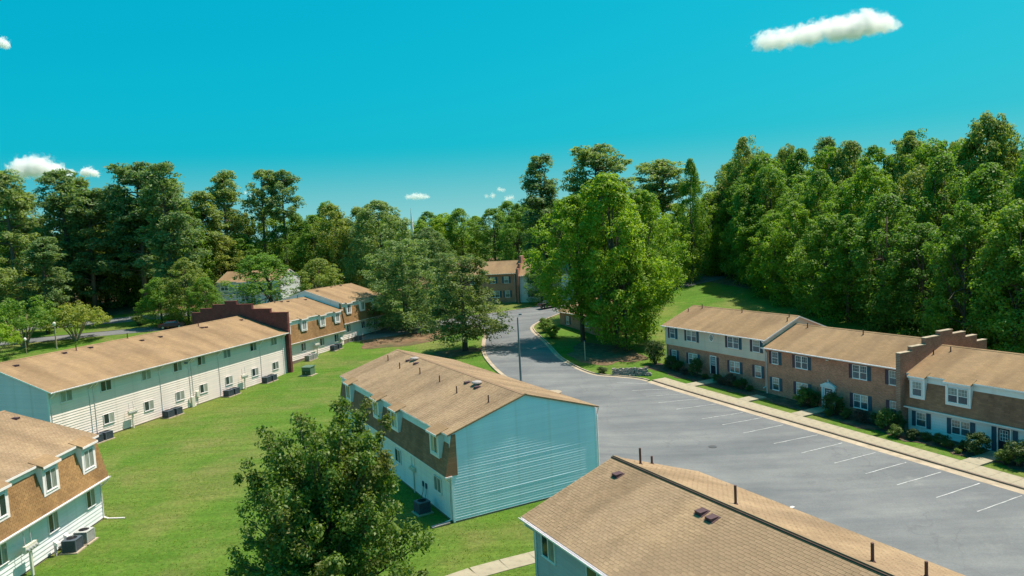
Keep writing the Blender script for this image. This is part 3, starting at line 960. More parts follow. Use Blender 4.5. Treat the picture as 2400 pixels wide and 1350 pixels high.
# ---- shell, roof, mansard, dormer
def gable_roof(root, L, D, eave, ridge, ov, gov, mat, yr=None, thick=0.09, over_back=None, rake='white', drop=0.05):
    yr = D / 2 if yr is None else yr
    sl = (ridge - eave) / yr
    slb = (ridge - eave) / (D - yr)
    ovb = ov if over_back is None else over_back
    e0, e1 = eave - ov * sl, eave - ovb * slb
    mb = MB()
    mb.prism([(-ov, e0), (yr, ridge), (D + ovb, e1), (D + ovb, e1 + thick), (yr, ridge + thick), (-ov, e0 + thick)], -gov, L + gov)
    roof = mb.build('roof', mat, root)
    # rake boards and fascia
    for x in (-gov - .025, L + gov - .001):
        f = MB()
        f.prism([(-ov, e0 - drop), (yr, ridge - drop), (D + ovb, e1 - drop), (D + ovb, e1 + thick - .01), (yr, ridge + thick - .01), (-ov, e0 + thick - .01)], x, x + .026)
        f.build('rake_board', rake, root)
    f = MB()
    f.box(-gov, L + gov, -ov - .022, -ov - .001, e0 - drop, e0 + thick - .012)
    f.build('fascia', 'white', root)
    f = MB()
    f.box(-gov, L + gov, D + ovb + .001, D + ovb + .022, e1 - drop, e1 + thick - .012)
    f.build('fascia', 'white', root)
    c = MB()
    c.prism([(yr - .16, ridge + thick - .16 * sl + .004), (yr, ridge + thick + .004), (yr + .16, ridge + thick - .16 * slb + .004), (yr + .16, ridge + thick - .16 * slb + .03), (yr, ridge + thick + .035), (yr - .16, ridge + thick - .16 * sl + .03)], -gov, L + gov)
    c.build('ridge_cap', mat, roof)
    return roof, sl, e0 + thick, thick

def shell(root, L, D, eave, ridge, mat, yr=None, z0=-1.2, name='wall'):
    yr = D / 2 if yr is None else yr
    mb = MB()
    mb.prism([(0, z0), (0, eave), (yr, ridge), (D, eave), (D, z0)][::-1], 0, L)
    return mb.build(name, mat, root)

def foundation(root, L, D, h=0.12):
    mb = MB()
    mb.box(-.012, L + .012, -.012, D + .012, -1.2, h)
    return mb.build('foundation', 'kerb_concrete', root)

def dormer(root, xc, w, zb, zt, yf, eave, sl, roofmat, win='slider', n=1, wh=1.22):
    """white box dormer: face at y=yf from zb to zt, tongue of roof above"""
    mb = MB()
    mb.box(xc - w / 2, xc + w / 2, yf, 0.5, zb, zt)
    d = mb.build('dormer', 'white_dorm', root)
    t = MB()                                              # trim round the window
    ww = w - .42 if n == 1 else w - .34
    x0, x1 = xc - ww / 2, xc + ww / 2
    z0 = zb + .2
    t.box(xc - w / 2 - .02, xc + w / 2 + .02, yf - .03, yf - .001, zb - .03, zb + .16)
    t.box(xc - w / 2 - .02, xc - ww / 2 - .02, yf - .028, yf - .001, zb + .161, zt - .02)
    t.box(xc + ww / 2 + .02, xc + w / 2 + .02, yf - .028, yf - .001, zb + .161, zt - .02)
    t.build('trim', 'white', d)
    if win == 'slider':
        me = cached(('sl', round(ww, 3), wh), lambda: slider_frame(ww, wh))
        put('window_frame', me, d, (x0, yf, z0))
        for k in range(2):
            mt = rnd.choice(['pane', 'pane_curtain', 'pane_curtain'])
            pm = cached(('pn', round(ww, 3), wh, mt), lambda: pane_mesh((ww - .17) / 2, wh - .11, mt))
            put('pane', pm, d, (x0 + 0.055 + k * ((ww - .17) / 2 + .06), yf - 0.012, z0 + 0.055))
    else:
        w1 = ww / n
        for k in range(n):
            me = cached(('hg', round(w1, 3), wh, (3, 2), False), lambda: hung_frame(w1, wh, (3, 2)))
            put('window_frame', me, d, (x0 + k * w1, yf, z0))
            for j in range(2):
                mt = 'pane_blue' if j == 0 else 'pane_curtain'
                pm = cached(('hp', round(w1, 3), wh, mt), lambda: pane_mesh(w1 - .12, wh / 2 - .09, mt))
                put('pane', pm, d, (x0 + k * w1 + .06, yf - .012, z0 + (.06 if j == 0 else wh / 2 + .03)))
    r = MB()
    yo = yf - .2
    z_at = lambda y: eave + y * sl
    r.prism([(yo, z_at(yo) - .02), (.3, z_at(.3) - .02), (.3, z_at(.3) + .15), (yo, z_at(yo) + .10)], xc - w / 2 - .12, xc + w / 2 + .12)
    rr = r.build('dormer_roof', roofmat, d)
    g = MB(); g.box(xc - w / 2 - .12, xc + w / 2 + .12, yo - .025, yo - .001, z_at(yo) - .05, z_at(yo) + .09)
    g.build('dormer_fascia', 'white', d)
    return d

def mansard_face(root, L, lip, eave, ov, mat, both=None, D=None):
    mb = MB()
    mb.prism([(-ov, lip), (0.4, lip), (0.4, eave), (0.12, eave)], -.06, L + .06)
    m = mb.build('mansard', mat, root)
    t = MB()
    t.box(-.1, L + .1, -ov - .02, 0.0, lip - .1, lip - .002)
    t.build('soffit', 'white', root)
    if both:
        mb = MB()
        mb.prism([(D + ov, lip), (D - .12, eave), (D - .4, eave), (D - .4, lip)], -.06, L + .06)
        mb.build('mansard', mat, root)
    return m
# ================================================================== the houses
UPD = bpy.context.view_layer.update
def house(name, label, o, ang, z):
    t = thing(name, label, 'building', (o[0], o[1], z), ang)
    UPD()
    return t
def slope_plane(L, D, eave, sl, ov, gov, thick, front=True, yr=None, ridge=None):
    """origin / directions of the shingle plane of a roof slope (top surface)"""
    yr = D / 2 if yr is None else yr
    ln = math.hypot(yr + ov, (yr + ov) * sl)
    if front:
        return (-gov, -ov, eave - ov * sl + thick + .001), (1, 0, 0), (0, 1, sl), L + 2 * gov, ln
    return (L + gov, D + ov, eave - ov * sl + thick + .001), (-1, 0, 0), (0, -1, sl), L + 2 * gov, ln

# ---- pale blue gambrel house in the middle
ang = math.atan2(-.881, .472)
L, D, EV, RG, LIP, OV = 24.1, 10.8, 5.55, 7.2, 3.0, 0.42
h = house('apartment_building', 'pale blue gabled house with brown mansard side and tan roof, mid-picture', (-15.73, 65.73), ang, 0)
wall = shell(h, L, D, EV, RG, 'siding_blue_w')
foundation(h, L, D)
clad(wall, 0, L, .12, LIP - .05, 'siding_white', pitch=.17, proud=.018)
clad_gable(wall, D, .12, EV, RG, 'siding_blue', L, 1, warp=True)
m_ = mansard_face(h, L, LIP, EV, OV, 'mansard_dark')
roof, sl, e0, th = gable_roof(h, L, D, EV + .02, RG + .02, .16, .1, 'deck', over_back=.3, rake='deck', drop=.0)
for fr in (True, False):
    o_, ex, ey, wd, ln = slope_plane(L, D, EV + .02, sl, .16 if fr else .3, .1, th, fr)
    tabs(roof, o_, ex, ey, wd, ln, 'tab_tan', seed=3 + fr, root=h)
for xc in (3.2, 10.75, 15.0, 22.5):
    dormer(h, xc, 1.45, 3.95, 5.46, -.36, EV + .02, sl, 'roof_tan')
for x in (9.3, 13.8, 21.3):
    slider(h, x, 1.35, 1.15, 1.0, -.055)
for x, y, k in ((2.3, 3.67, 'p'), (6.2, 3.36, 'p'), (5.2, 4.5, 'v'), (5.85, 4.85, 'd'), (7.05, 4.5, 'v'), (10.2, 3.63, 'p'), (14.25, 3.62, 'p'), (18.2, 3.25, 'p'), (17.26, 4.5, 'v'), (18.5, 4.7, 'd'), (19.1, 4.4, 'v'), (22.6, 3.55, 'p')):
    z = EV + .02 + y * sl + th
    if k == 'p': vent_pipe(roof, x, y, z, 0.5, 0.045)
    elif k == 'v': roof_vent(roof, x, y, z, math.atan(sl))
    else: vent_dome(roof, x, y, z, sl)
cb = MB(); cb.box(L + .004, L + .04, -.045, .09, .05, EV - .05)
cb.build('corner_board', 'siding_blue', h)
cb = MB(); cb.box(L + .004, L + .04, D - .09, D + .045, .05, EV - .05); cb.build('corner_board', 'siding_blue', h)
downspout(h, 7.3, LIP - .1, -OV + .05); downspout(h, L - .25, LIP - .1, -OV + .05, foot=.6)
mb = MB(); mb.tube([(L + .06, D + .28, EV - .1), (L + .06, D + .12, EV - .6), (L + .06, D + .12, .1)], .05, 6); mb.build('downspout', 'white', h)
# conduits and wall meters on its shaded side
mb = MB()
mb.box(17.0, 17.9, -.16, -.03, 1.55, 1.85)
for k in range(4):
    mb.tube([(17.12 + .22 * k, -.16, 1.7), (17.12 + .22 * k, -.27, 1.7)], .085, 8)
mb.box(17.4, 17.5, -.09, -.03, 0, 1.55); mb.tube([(17.15, -.06, 1.85), (17.15, -.06, 2.5)], .02, 5); mb.tube([(17.75, -.06, 1.85), (17.75, -.06, 2.5)], .02, 5)
mb.build('wall_meter', 'meter_box', h)
mb = MB()
for x in (19.2, 19.75):
    mb.box(x - .09, x + .09, -.1, -.03, .95, 1.3); mb.tube([(x, -.07, .95), (x + .05, -.12, .6), (x + .1, -.3, .2)], .02, 5)
mb.build('disconnect_box', 'shutter_teal', h)

# ---- dark-tan roof in the foreground, bottom right
ang = math.atan2(-.89, .456)
L, D, EV, RG, OV, GOV = 27.0, 9.0, 5.6, 7.15, 0.45, 0.32
h = house('apartment_building', 'grey-sided house under a big tan shingle roof in the bottom corner, nearest the camera', (.41, 31.08), ang, 0)
wall = shell(h, L, D, EV, RG, 'siding_grey_w'); foundation(h, L, D)
clad(wall, 0, L, .12, EV - .1, 'siding_grey', pitch=.18)
roof, sl, e0, th = gable_roof(h, L, D, EV, RG, OV, GOV, 'deck', rake='deck')
for fr in (True, False):
    o_, ex, ey, wd, ln = slope_plane(L, D, EV, sl, OV, GOV, th, fr)
    tabs(roof, o_, ex, ey, wd, ln, 'tab_tan', single=300 if fr else 0, root=h, seed=7 + fr)
mb = MB(); mb.box(-GOV, L + GOV, D / 2 - .14, D / 2 - .05, RG + th - .05, RG + th + .025); mb.build('ridge_shadow', 'ridge_shade', roof)  # thin dark strip standing in for the shadow beside the ridge cap
mb = MB(); mb.prism([(D / 2 - .06, RG + th + .03), (D / 2 + .2, RG + th - .05), (D / 2 + .2, RG + th - .02), (D / 2 - .06, RG + th + .07)], -GOV, L + GOV); mb.build('ridge_cap', 'tab_tan', roof)
gutter(h, -GOV, L + GOV, -OV - .024, EV - OV * sl - .02)
for x, y in ((1.2, 3.61), (6.5, 3.67), (7.12, 3.61)):
    roof_vent(roof, x, y, EV + y * sl + th, math.atan(sl))
for x, y, hh in ((.62, 5.31, .75), (-.05, 6.47, .38), (6.6, 5.3, .75), (12.5, 5.3, .62), (13.5, 6.45, .5)):
    vent_pipe(roof, x, y, EV + (D - y) * sl + th, hh, .052)
for x, w in ((.72, 1.1), (4.2, 1.5), (9.0, 1.1), (12.6, 1.5)):
    slider(h, x, 4.1, w, 1.08, -.055, ('pane', 'pane_curtain'))
for x in (2.0, 6.0, 10.0):
    slider(h, x, 1.2, 1.1, 1.0, -.055)
mb = MB(); mb.box(-.03, .06, -.045, .0, .05, EV - .25); mb.build('corner_board', 'siding_grey', h)
downspout(h, .16, EV - .2, -OV - .06, 0.05)

# ---- white and tan mansard house, bottom left
ang = math.atan2(1, .012)
L, D, EV, RG, LIP, OV = 26.0, 12.0, 5.68, 7.6, 2.9, 0.58
h = house('apartment_building', 'white-sided house with sunlit tan mansard and white dormers in the bottom left corner', (-28.6, 22.5), ang, 0)
wall = shell(h, L, D, EV, RG, 'siding_white_w'); foundation(h, L, D)
clad(wall, 0, L, .12, LIP - .05, 'siding_white')
m_ = mansard_face(h, L, LIP, EV, OV, 'deck', both=True, D=D)
run = math.hypot(EV - LIP, OV + .12)
tabs(m_, (-.06, -OV - .002, LIP + .01), (1, 0, 0), (0, OV + .12, EV - LIP), L + .12, run, 'tab_brown', th=.16, seed=12,
     skip=lambda x, y: x < 6)
roof, sl, e0, th = gable_roof(h, L, D, EV + .02, RG, .16, .1, 'deck', over_back=.3)
for fr in (True, False):
    o_, ex, ey, wd, ln = slope_plane(L, D, EV + .02, sl, .16 if fr else .3, .1, th, fr)
    tabs(roof, o_, ex, ey, wd, ln, 'tab_tan', seed=15 + fr)
for xc in (4.2, 8.2, 12.2, 16.1, 20.5, 24.4):
    dormer(h, xc, 1.45, 3.82, 5.6, -.37, EV + .02, sl, 'roof_tan')
for x in (8.0, 12.0, 15.8, 20.3, 24.2):
    slider(h, x, 1.35, .95, 1.12, -.055, ('pane', 'pane_curtain'))
roof_vent(roof, 25.3, 4.7, EV + 4.7 * sl + th, math.atan(sl))
gutter(h, -.1, L + .12, -OV - .022, LIP - .1)
downspout(h, L - .08, LIP - .1, -OV - .05, foot=.3)
mb = MB(); mb.box(L - .06, L + .03, -.045, 0, .05, LIP - .12); mb.build('corner_board', 'white', h)

# ---- long cream building on the left
ang = math.atan2(.9495, .3136)
L, D, EV, RG, OV = 35.2, 14.0, 5.76, 7.95, 0.62
hB = house('apartment_building', 'long two-storey cream-sided building with plain gable roof along the lawn', (-41.9, 65.2), ang, 0)
wall = shell(hB, L, D, EV, RG, 'siding_cream_w'); foundation(hB, L, D, .1)
clad(wall, 0, L, .1, EV - .05, 'siding_cream')
clad_gable(wall, D, .1, EV, RG, 'siding_cream_shaded', 0, -1)  # same cream siding, the shaded end's tone put into the board colour
roof, sl, e0, th = gable_roof(hB, L, D, EV, RG, OV, .18, 'roof_tan')
gutter(hB, -.15, L, -OV - .022, EV - OV * sl - .02)
ux = (1.12, 5.5, 10.55, 14.95, 18.62, 22.95, 27.85, 32.05)
for k, x in enumerate(ux):
    slider(hB, x, 4.38, 1.27, 1.0, -.055)
    if k: slider(hB, x, 1.18, 1.27, 1.0, -.055)
for x in (.14, 4.2, 4.7, 12.95, 17.2, 17.6, 22.0, 29.75, 34.5):
    downspout(hB, x, EV - .2, -OV - .05, foot=.25)
for x, y in ((1.77, 5.7), (7.43, 6.3), (10.6, 6.35), (16.7, 5.6), (19.4, 5.55), (26.4, 5.7), (27.0, 5.6), (33.8, 5.6)):
    roof_vent(roof, x, y, EV + y * sl + th, math.atan(sl))
for x, y in ((8.9, 6.4), (15.95, 6.85), (26.5, 6.3)):
    vent_pipe(roof, x, y, EV + y * sl + th, .6, .05)
mb = MB(); mb.box(-.045, .06, -.045, 0, .05, EV - .15); mb.box(-.045, .0, .002, .09, .05, EV - .15); mb.build('corner_board', 'white', hB)
mb = MB()   # service pedestal, panel and conduits between the downspouts
mb.box(17.05, 17.45, -.3, -.05, 0, 1.15); mb.box(16.75, 16.9, -.2, -.04, .55, 1.0)
mb.build('service_panel', 'meter_box', hB)
mb = MB(); mb.box(18.0, 18.4, -.22, -.04, .95, 1.55); mb.tube([(18.2, -.1, .95), (18.2, -.1, .05)], .03, 6); mb.build('electric_box', 'meter_box', hB)
mb = MB(); mb.box(16.6, 16.85, -.35, -.08, 5.0, 5.15); mb.build('flood_light', 'pole', hB)

# ---- stepped brick fire wall at its far end
fw = house('brick_fire_wall', 'dark red brick fire wall with stepped top behind the long cream building', (-41.9 + .3136 * 35.25, 65.2 + .9495 * 35.25), ang, 0)
fw['category'] = 'wall'
st = [(-.62, 8.35), (2.05, 8.35), (2.05, 8.87), (4.93, 8.87), (4.93, 9.55), (7.4, 9.55), (7.4, 10.02), (9.3, 10.02), (9.3, 9.57), (11.4, 9.57), (11.4, 9.07), (13.5, 9.07), (13.5, 8.5), (15.0, 8.5)]
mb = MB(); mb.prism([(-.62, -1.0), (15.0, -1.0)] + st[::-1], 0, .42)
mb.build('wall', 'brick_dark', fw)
for a, b in zip(st[::2], st[1::2]):
    mb = MB(); mb.box(-.03, .45, a[0] - .03, b[0] + .03, a[1] + .001, a[1] + .07); mb.build('coping', 'brick_dark', fw)

# ---- two mansard houses stepping up behind the fire wall
def back_mansard(label, o, ang, z, L, dorm, low, D=13.4, EV=5.85, RG=7.95, LIP=2.65, OV=.45, gable=False, boards=True, mm='mansard'):
    h = house('apartment_building', label, o, ang, z)
    wall = shell(h, L, D, EV, RG, 'siding_white_w'); foundation(h, L, D, .1)
    if boards: clad(wall, 0, L, .1, LIP - .05, 'siding_cream')
    if gable: clad_gable(wall, D, .1, EV, RG, 'siding_white', 0, -1, zmin_vis=4.2)
    mansard_face(h, L, LIP, EV, OV, mm, both=True, D=D)
    roof, sl, e0, th = gable_roof(h, L, D, EV + .02, RG, .16, .1, 'roof_tan', over_back=.3)
    gutter(h, -.1, L + .1, -OV - .022, LIP - .1)
    for xc in dorm: dormer(h, xc, 1.3, EV - 1.8, EV - .1, -.35, EV + .02, sl, 'roof_tan')
    for x in low: slider(h, x, 1.15, 1.1, 1.15, -.055)
    return h, roof, sl, th, EV
ang2 = math.atan2(.93, .37)
h, roof, sl, th, EV = back_mansard('tan mansard house with three white dormers just beyond the red brick fire wall', (-32.2, 102.0), ang2, .8, 14.4, (.7, 4.5, 8.9, 12.7), (3.75, 8.2, 11.9))
for x, y, k in ((6.6, 6.3, 'p'), (8.1, 6.3, 'v'), (9.25, 6.0, 'v'), (12.4, 6.6, 'p'), (13.0, 5.6, 'v')):
    (vent_pipe(roof, x, y, EV + y * sl + th, .5, .05) if k == 'p' else roof_vent(roof, x, y, EV + y * sl + th, math.atan(sl)))
mb = MB(); mb.tube([(13.6, -.12, 2.5), (13.6, -.12, .1)], .05, 6); mb.tube([(13.9, -.12, 1.9), (13.9, -.12, .1)], .03, 6); mb.build('downspout', 'white', h)
mb = MB(); mb.tube([(13.4, -.35, 1.45), (13.4, -.42, 1.5)], [.34, .30], 14); mb.tube([(13.4, -.05, 1.4), (13.4, -.36, 1.45)], .025, 6); mb.build('satellite_dish', 'ac_light', h)
h, roof, sl, th, EV = back_mansard('highest mansard house of the left row, its dark end half hidden behind the pine', (-32.2 + .37 * 14.45, 102 + .93 * 14.45), ang2, 1.8, 13.0, (1.5, 5.4, 9.2), (.9, 5.0, 8.8), gable=True, mm='mansard')
for x, y, k in ((1.8, 5.7, 'v'), (6.6, 6.4, 'v'), (7.95, 6.5, 'p'), (9.2, 6.3, 'v')):
    (vent_pipe(roof, x, y, EV + y * sl + th, .5, .05) if k == 'p' else roof_vent(roof, x, y, EV + y * sl + th, math.atan(sl)))

# ---- brick row on the right: three houses stepping down
angR = math.atan2(RX[1], RX[0])
def door_set(h, x, z, w=.86, hh=2.0, mat='door', y=0.0, frame='white'):
    d = MB().box(x, x + w, y - .03, y + .02, z, z + hh).build('door', mat, h)
    f = MB(); f.box(x - .1, x - .001, y - .06, y + .01, z, z + hh + .1); f.box(x + w + .001, x + w + .1, y - .06, y + .01, z, z + hh + .1); f.box(x - .0005, x + w + .0005, y - .06, y + .01, z + hh + .001, z + hh + .1)
    f.build('door_frame', frame, d)
    g = MB()
    x0, x1, z0, z1 = x + .14, x + w - .14, z + 1.0, z + hh - .14
    for i in range(4):
        xx = x0 + (x1 - x0) * i / 3; g.box(xx - .016, xx + .016, y - .05, y - .031, z0, z1)
    for j in range(4):
        zz = z0 + (z1 - z0) * j / 3; g.box(x0, x1, y - .048, y - .031, zz - .016, zz + .016)
    g.build('door_lattice', 'white', d)
    MB().box(x0, x1, y - .036, y - .0305, z0, z1).build('door_pane', 'pane_blue', d)
    MB().tube([(x + w - .07, y - .03, z + .95), (x + w - .07, y - .09, z + .95)], .03, 8).build('handle', 'rim', d)
    return d
# R1: beige siding over brick
L, D, EV, RG, OV = 16.5, 9.6, 5.2, 7.05, .42
o = rq(-6.4, 7.2)
h = house('brick_house', 'two-storey house with beige siding above brick and round window, farthest of the right-hand row', o, angR, -.2)
wall = shell(h, L, D, EV, RG, 'siding_beige_w', z0=2.8)
br = MB().box(.0, L, .14, D, -1.4, 2.799).build('brick_wall', 'brick', h)
MB().box(.001, L - .001, .0, .14, 2.74, 2.799).build('soffit', 'siding_beige', h)
clad(wall, 0, L, 2.8, EV - .05, 'siding_beige')
clad_gable(wall, D, 2.8, EV, RG, 'siding_beige', L, 1, zmin_vis=3.6)
roof, sl, e0, th = gable_roof(h, L, D, EV, RG, OV, .22, 'roof_tan')
gutter(h, -.2, L + .2, -OV - .022, EV - OV * sl - .02)
for x0, x1, n in ((1.0, 1.97, 1), (4.08, 5.8, 2), (10.94, 12.64, 2), (14.68, 15.7, 1)):
    hung(h, x0, 3.62, x1 - x0, 1.28, -.055, n=n, mats=('pane_blue', rnd.choice(['pane_curtain', 'pane_blue']))); shutters(h, x0, x1, 3.6, 1.3, y=-.055)
for x0, x1, n in ((1.03, 1.9, 1), (4.1, 5.66, 2), (11.0, 12.5, 2), (14.75, 15.65, 1)):
    hung(h, x0, .86, x1 - x0, 1.26, .13, n=n, mats=('pane_blue', 'pane_curtain')); shutters(h, x0, x1, .84, 1.3, y=.13)
door_set(h, 7.9, .2, .84, 2.0, y=.13)
put('shutter', cached(('sh', .36, 2.0, 'shutter_plum'), lambda: shutter_mesh(.36, 2.0, 'shutter_plum')), h, (8.86, .13, .2))
oc = [(8.35 + .40 * math.cos(R(22.5 + 45 * k)), 4.4 + .46 * math.sin(R(22.5 + 45 * k))) for k in range(8)]
oi_ = [(8.35 + .30 * math.cos(R(22.5 + 45 * k)), 4.4 + .36 * math.sin(R(22.5 + 45 * k))) for k in range(8)]
mb = MB()
for k in range(8):
    a, b, c, d = oc[k], oc[(k + 1) % 8], oi_[(k + 1) % 8], oi_[k]
    for y in (-.07,):
        mb.quad((a[0], y, a[1]), (b[0], y, b[1]), (c[0], y, c[1]), (d[0], y, d[1]))
    mb.quad((a[0], 0, a[1]), (b[0], 0, b[1]), (b[0], -.07, b[1]), (a[0], -.07, a[1]))
    mb.quad((d[0], -.07, d[1]), (c[0], -.07, c[1]), (c[0], 0, c[1]), (d[0], 0, d[1]))
for t in (-.1, .1):
    mb.box(8.35 + t - .015, 8.35 + t + .015, -.06, -.03, 4.07, 4.73); mb.box(8.07, 8.63, -.058, -.03, 4.4 + t * 1.2 - .015, 4.4 + t * 1.2 + .015)
ow = mb.build('octagonal_window', 'white', h); ow.location = (0, -.05, 0)
mb = MB(); mb.prism_y(oi_, -.03, -.055); mb.build('pane', 'pane', ow)
for x, y, hh in ((2.04, 4.3, .5), (.62, 3.28, .4), (8.8, 4.3, .5), (15.7, 4.35, .5), (16.2, 3.5, .45)):
    vent_pipe(roof, x, y, EV + y * sl + th, hh, .05)
downspout(h, .1, EV - .2, -OV - .05, .1); downspout(h, L - .1, EV - .2, -OV - .05, .0, foot=.4)
# R2: all brick
L, D, EV, RG, OV = 15.6, 9.2, 5.2, 7.0, .42
o = rq(10.12, 7.0)
h = house('brick_house', 'all-brick two-storey house with white pediment over its door, middle of the right-hand row', o, angR, -.95)
wall = shell(h, L, D, EV, RG, 'brick', z0=-1.4)
roof, sl, e0, th = gable_roof(h, L, D, EV, RG, OV, .12, 'roof_tan')
gutter(h, -.1, L - .05, -OV - .022, EV - OV * sl - .02)
MB().box(0, L, -.05, -.001, EV - .3, EV - .02).build('frieze_board', 'siding_beige', h)
for x0, x1, n in ((.95, 1.8, 1), (4.0, 5.52, 2), (10.6, 12.12, 2), (14.3, 15.1, 1)):
    hung(h, x0, 3.48, x1 - x0, 1.28, -.0, n=n, mats=('pane_blue', rnd.choice(['pane_curtain', 'pane_blue'])), low=x0 < 2); shutters(h, x0, x1, 3.46, 1.3)
for x0, x1, n in ((.97, 1.85, 1), (4.07, 5.5, 2), (10.65, 12.17, 2), (14.36, 15.15, 1)):
    hung(h, x0, .75, x1 - x0, 1.3, -.0, n=n, mats=('pane_blue', 'pane_curtain')); shutters(h, x0, x1, .73, 1.34, ('shutter_teal', 'shutter_teal') if x0 < 2 else ('shutter_plum', 'shutter_teal'))
door_set(h, 7.52, .05, .86, 1.95)
mb = MB()
mb.box(7.2, 7.41, -.16, -.0, -.2, 2.1); mb.box(8.49, 8.7, -.16, -.0, -.2, 2.1); mb.box(7.12, 8.78, -.2, -.0, 2.101, 2.3)
mb.prism_y([(7.05, 2.301), (8.85, 2.301), (8.05, 2.66), (8.0, 2.55), (7.9, 2.55), (7.85, 2.66)], -.24, -.0)
mb.tube([(7.95, -.12, 2.5), (7.95, -.12, 2.7), (7.95, -.12, 2.78), (7.95, -.12, 2.95)], [.07, .04, .06, .015], 8)
mb.build('door_surround', 'door_trim', h)
for x, y in ((2.0, 4.1), (8.7, 4.0)):
    vent_pipe(roof, x, y, EV + y * sl + th, .5, .05)
mb = MB(); mb.box(7.85, 8.1, -.28, -.05, 4.75, 4.86); mb.box(7.93, 8.0, -.06, 0, 4.7, 4.86); mb.build('flood_light', 'meter_box', h)
downspout(h, .22, EV - .2, -OV - .05, .1, foot=.4)
MB().box(6.62, 6.72, -.14, -.0, 1.7, 1.95).build('wall_lantern', 'rim', h)
# fire wall between R2 and R3
o = rq(25.74, 0)
fw = house('brick_fire_wall', 'brown brick fire wall with stepped top and pale coping between the right-hand houses', o, angR, 0)
fw['category'] = 'wall'
st = [(6.05, 5.58), (7.63, 5.58), (7.63, 5.95), (9.5, 5.95), (9.5, 6.5), (11.5, 6.5), (11.5, 6.85), (13.3, 6.85), (13.3, 6.45), (15.2, 6.45), (15.2, 5.95), (16.9, 5.95), (16.9, 5.35), (18.4, 5.35)]
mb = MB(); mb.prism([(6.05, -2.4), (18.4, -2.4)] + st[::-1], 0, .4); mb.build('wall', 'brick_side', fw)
for a, b in zip(st[::2], st[1::2]):
    MB().box(-.03, .43, a[0] - .03, b[0] + .02, a[1] + .001, a[1] + .06).build('coping', 'gutter_concrete', fw)
# R3: mansard over pale blue siding
L, D, EV, RG, LIP, OV = 24.0, 9.6, 5.25, 7.05, 2.5, .45
o = rq(26.2, 7.0)
h = house('mansard_house', 'house with dark brown mansard, white dormers and white lap siding, nearest of the right-hand row', o, angR, -1.45)
wall = shell(h, L, D, EV, RG, 'siding_white_w'); foundation(h, L, D, .1)
clad(wall, 0, L, .1, LIP - .05, 'siding_white')
mansard_face(h, L, LIP, EV, OV, 'mansard_dark', both=True, D=D)
roof, sl, e0, th = gable_roof(h, L, D, EV + .02, RG, .16, .05, 'roof_tan', over_back=.3)
gutter(h, -.1, L, -OV - .022, LIP - .1)
dormer(h, 1.05, 1.3, 3.3, 5.1, -.34, EV + .02, sl, 'roof_tan', 'hung', 1, 1.25)
dormer(h, 4.5, 2.0, 3.3, 5.1, -.34, EV + .02, sl, 'roof_tan', 'hung', 2, 1.25)
dormer(h, 11.4, 2.0, 3.3, 5.1, -.34, EV + .02, sl, 'roof_tan', 'hung', 2, 1.25)
for x0, x1, n in ((.75, 1.65, 1), (3.8, 5.3, 2), (10.7, 12.2, 2)):
    hung(h, x0, .86, x1 - x0, 1.2, -.055, n=n, mats=('pane_blue', 'pane_curtain')); shutters(h, x0, x1, .8, 1.3, ('shutter_teal', 'shutter_teal'), y=-.055)
door_set(h, 7.45, .2, .86, 1.95, y=-.055)
for x in (6.95, 8.5):
    put('shutter', cached(('sh', .36, 1.95, 'shutter_teal'), lambda: shutter_mesh(.36, 1.95, 'shutter_teal')), h, (x, -.055, .2))
mb = MB(); mb.prism_y([(7.88 + .2 * math.cos(R(30 * k)), 2.3 + .1 * math.sin(R(30 * k))) for k in range(12)], -.1, -.05); mb.build('house_number_plaque', 'iron', h)
for x, y in ((.25, 3.1), (1.27, 3.9)):
    vent_pipe(roof, x, y, EV + y * sl + th, .45, .05)

# ---- far houses between the trees
ang = math.atan2(-.05, 1)
def far_house(label, o, ang, z, L, D=9, EV=5.3, RG=7.3, mat='brick', wins=(), doorx=None, shut=True, lower=None, mans=None, name='brick_house'):
    h = house(name, label, o, ang, z)
    shell(h, L, D, EV, RG, mat)
    gable_roof(h, L, D, EV, RG, .4, .2, 'roof_tan')
    gutter(h, -.1, L, -.425, EV - .2)
    for x, zz, n in wins:
        hung(h, x, zz, .95 * n, 1.3, -.01, n=n, mats=('pane_blue', 'pane_curtain'))
        if shut: shutters(h, x, x + .95 * n, zz, 1.3, ('shutter_teal', 'shutter_teal'))
    if doorx: door_set(h, doorx, .1)
    return h
hF = far_house('far brick house with dark shutters at the end of the road', (-13.2, 147.5), math.atan2(-.18, 1.0), 3.35, 14.2, 9, 5.9, 8.0, 'brick', ((1.5, 3.9, 1), (5.0, 3.9, 2), (9.2, 3.9, 1), (11.9, 3.9, 1), (1.5, 1.1, 1), (9.0, 1.1, 2), (12.0, 1.1, 1)))
downspout(hF, 14.0, 5.8, -.45, .1)
fwF = house('brick_fire_wall', 'small stepped brick wall end rising beside the far brick house', (1.0, 144.2), math.atan2(-.18, 1.0), 3.3)
fwF['category'] = 'wall'
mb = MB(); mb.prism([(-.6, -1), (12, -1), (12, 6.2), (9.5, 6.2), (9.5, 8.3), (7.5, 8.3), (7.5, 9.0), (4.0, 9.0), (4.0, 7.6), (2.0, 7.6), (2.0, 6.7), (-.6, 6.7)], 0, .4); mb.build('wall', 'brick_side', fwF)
h = far_house('pale sided house behind the big tree, next to the far brick house', (1.5, 144.6), math.atan2(-.18, 1.0), 3.3, 12, 9, 5.4, 7.4, 'siding_white_w', ((2, 3.6, 1), (6, 3.6, 2), (2, 1.0, 1), (8, 1.0, 1)), 4.5, name='white_house')
# low brick house under the big tree
h = far_house('low brick house in deep shade under the big bright tree', rq(-36.5, 9.9), angR, 1.1, 12.5, 8, 3.1, 5.0, 'brick', ((2, 1.1, 1), (7, 1.1, 2)))
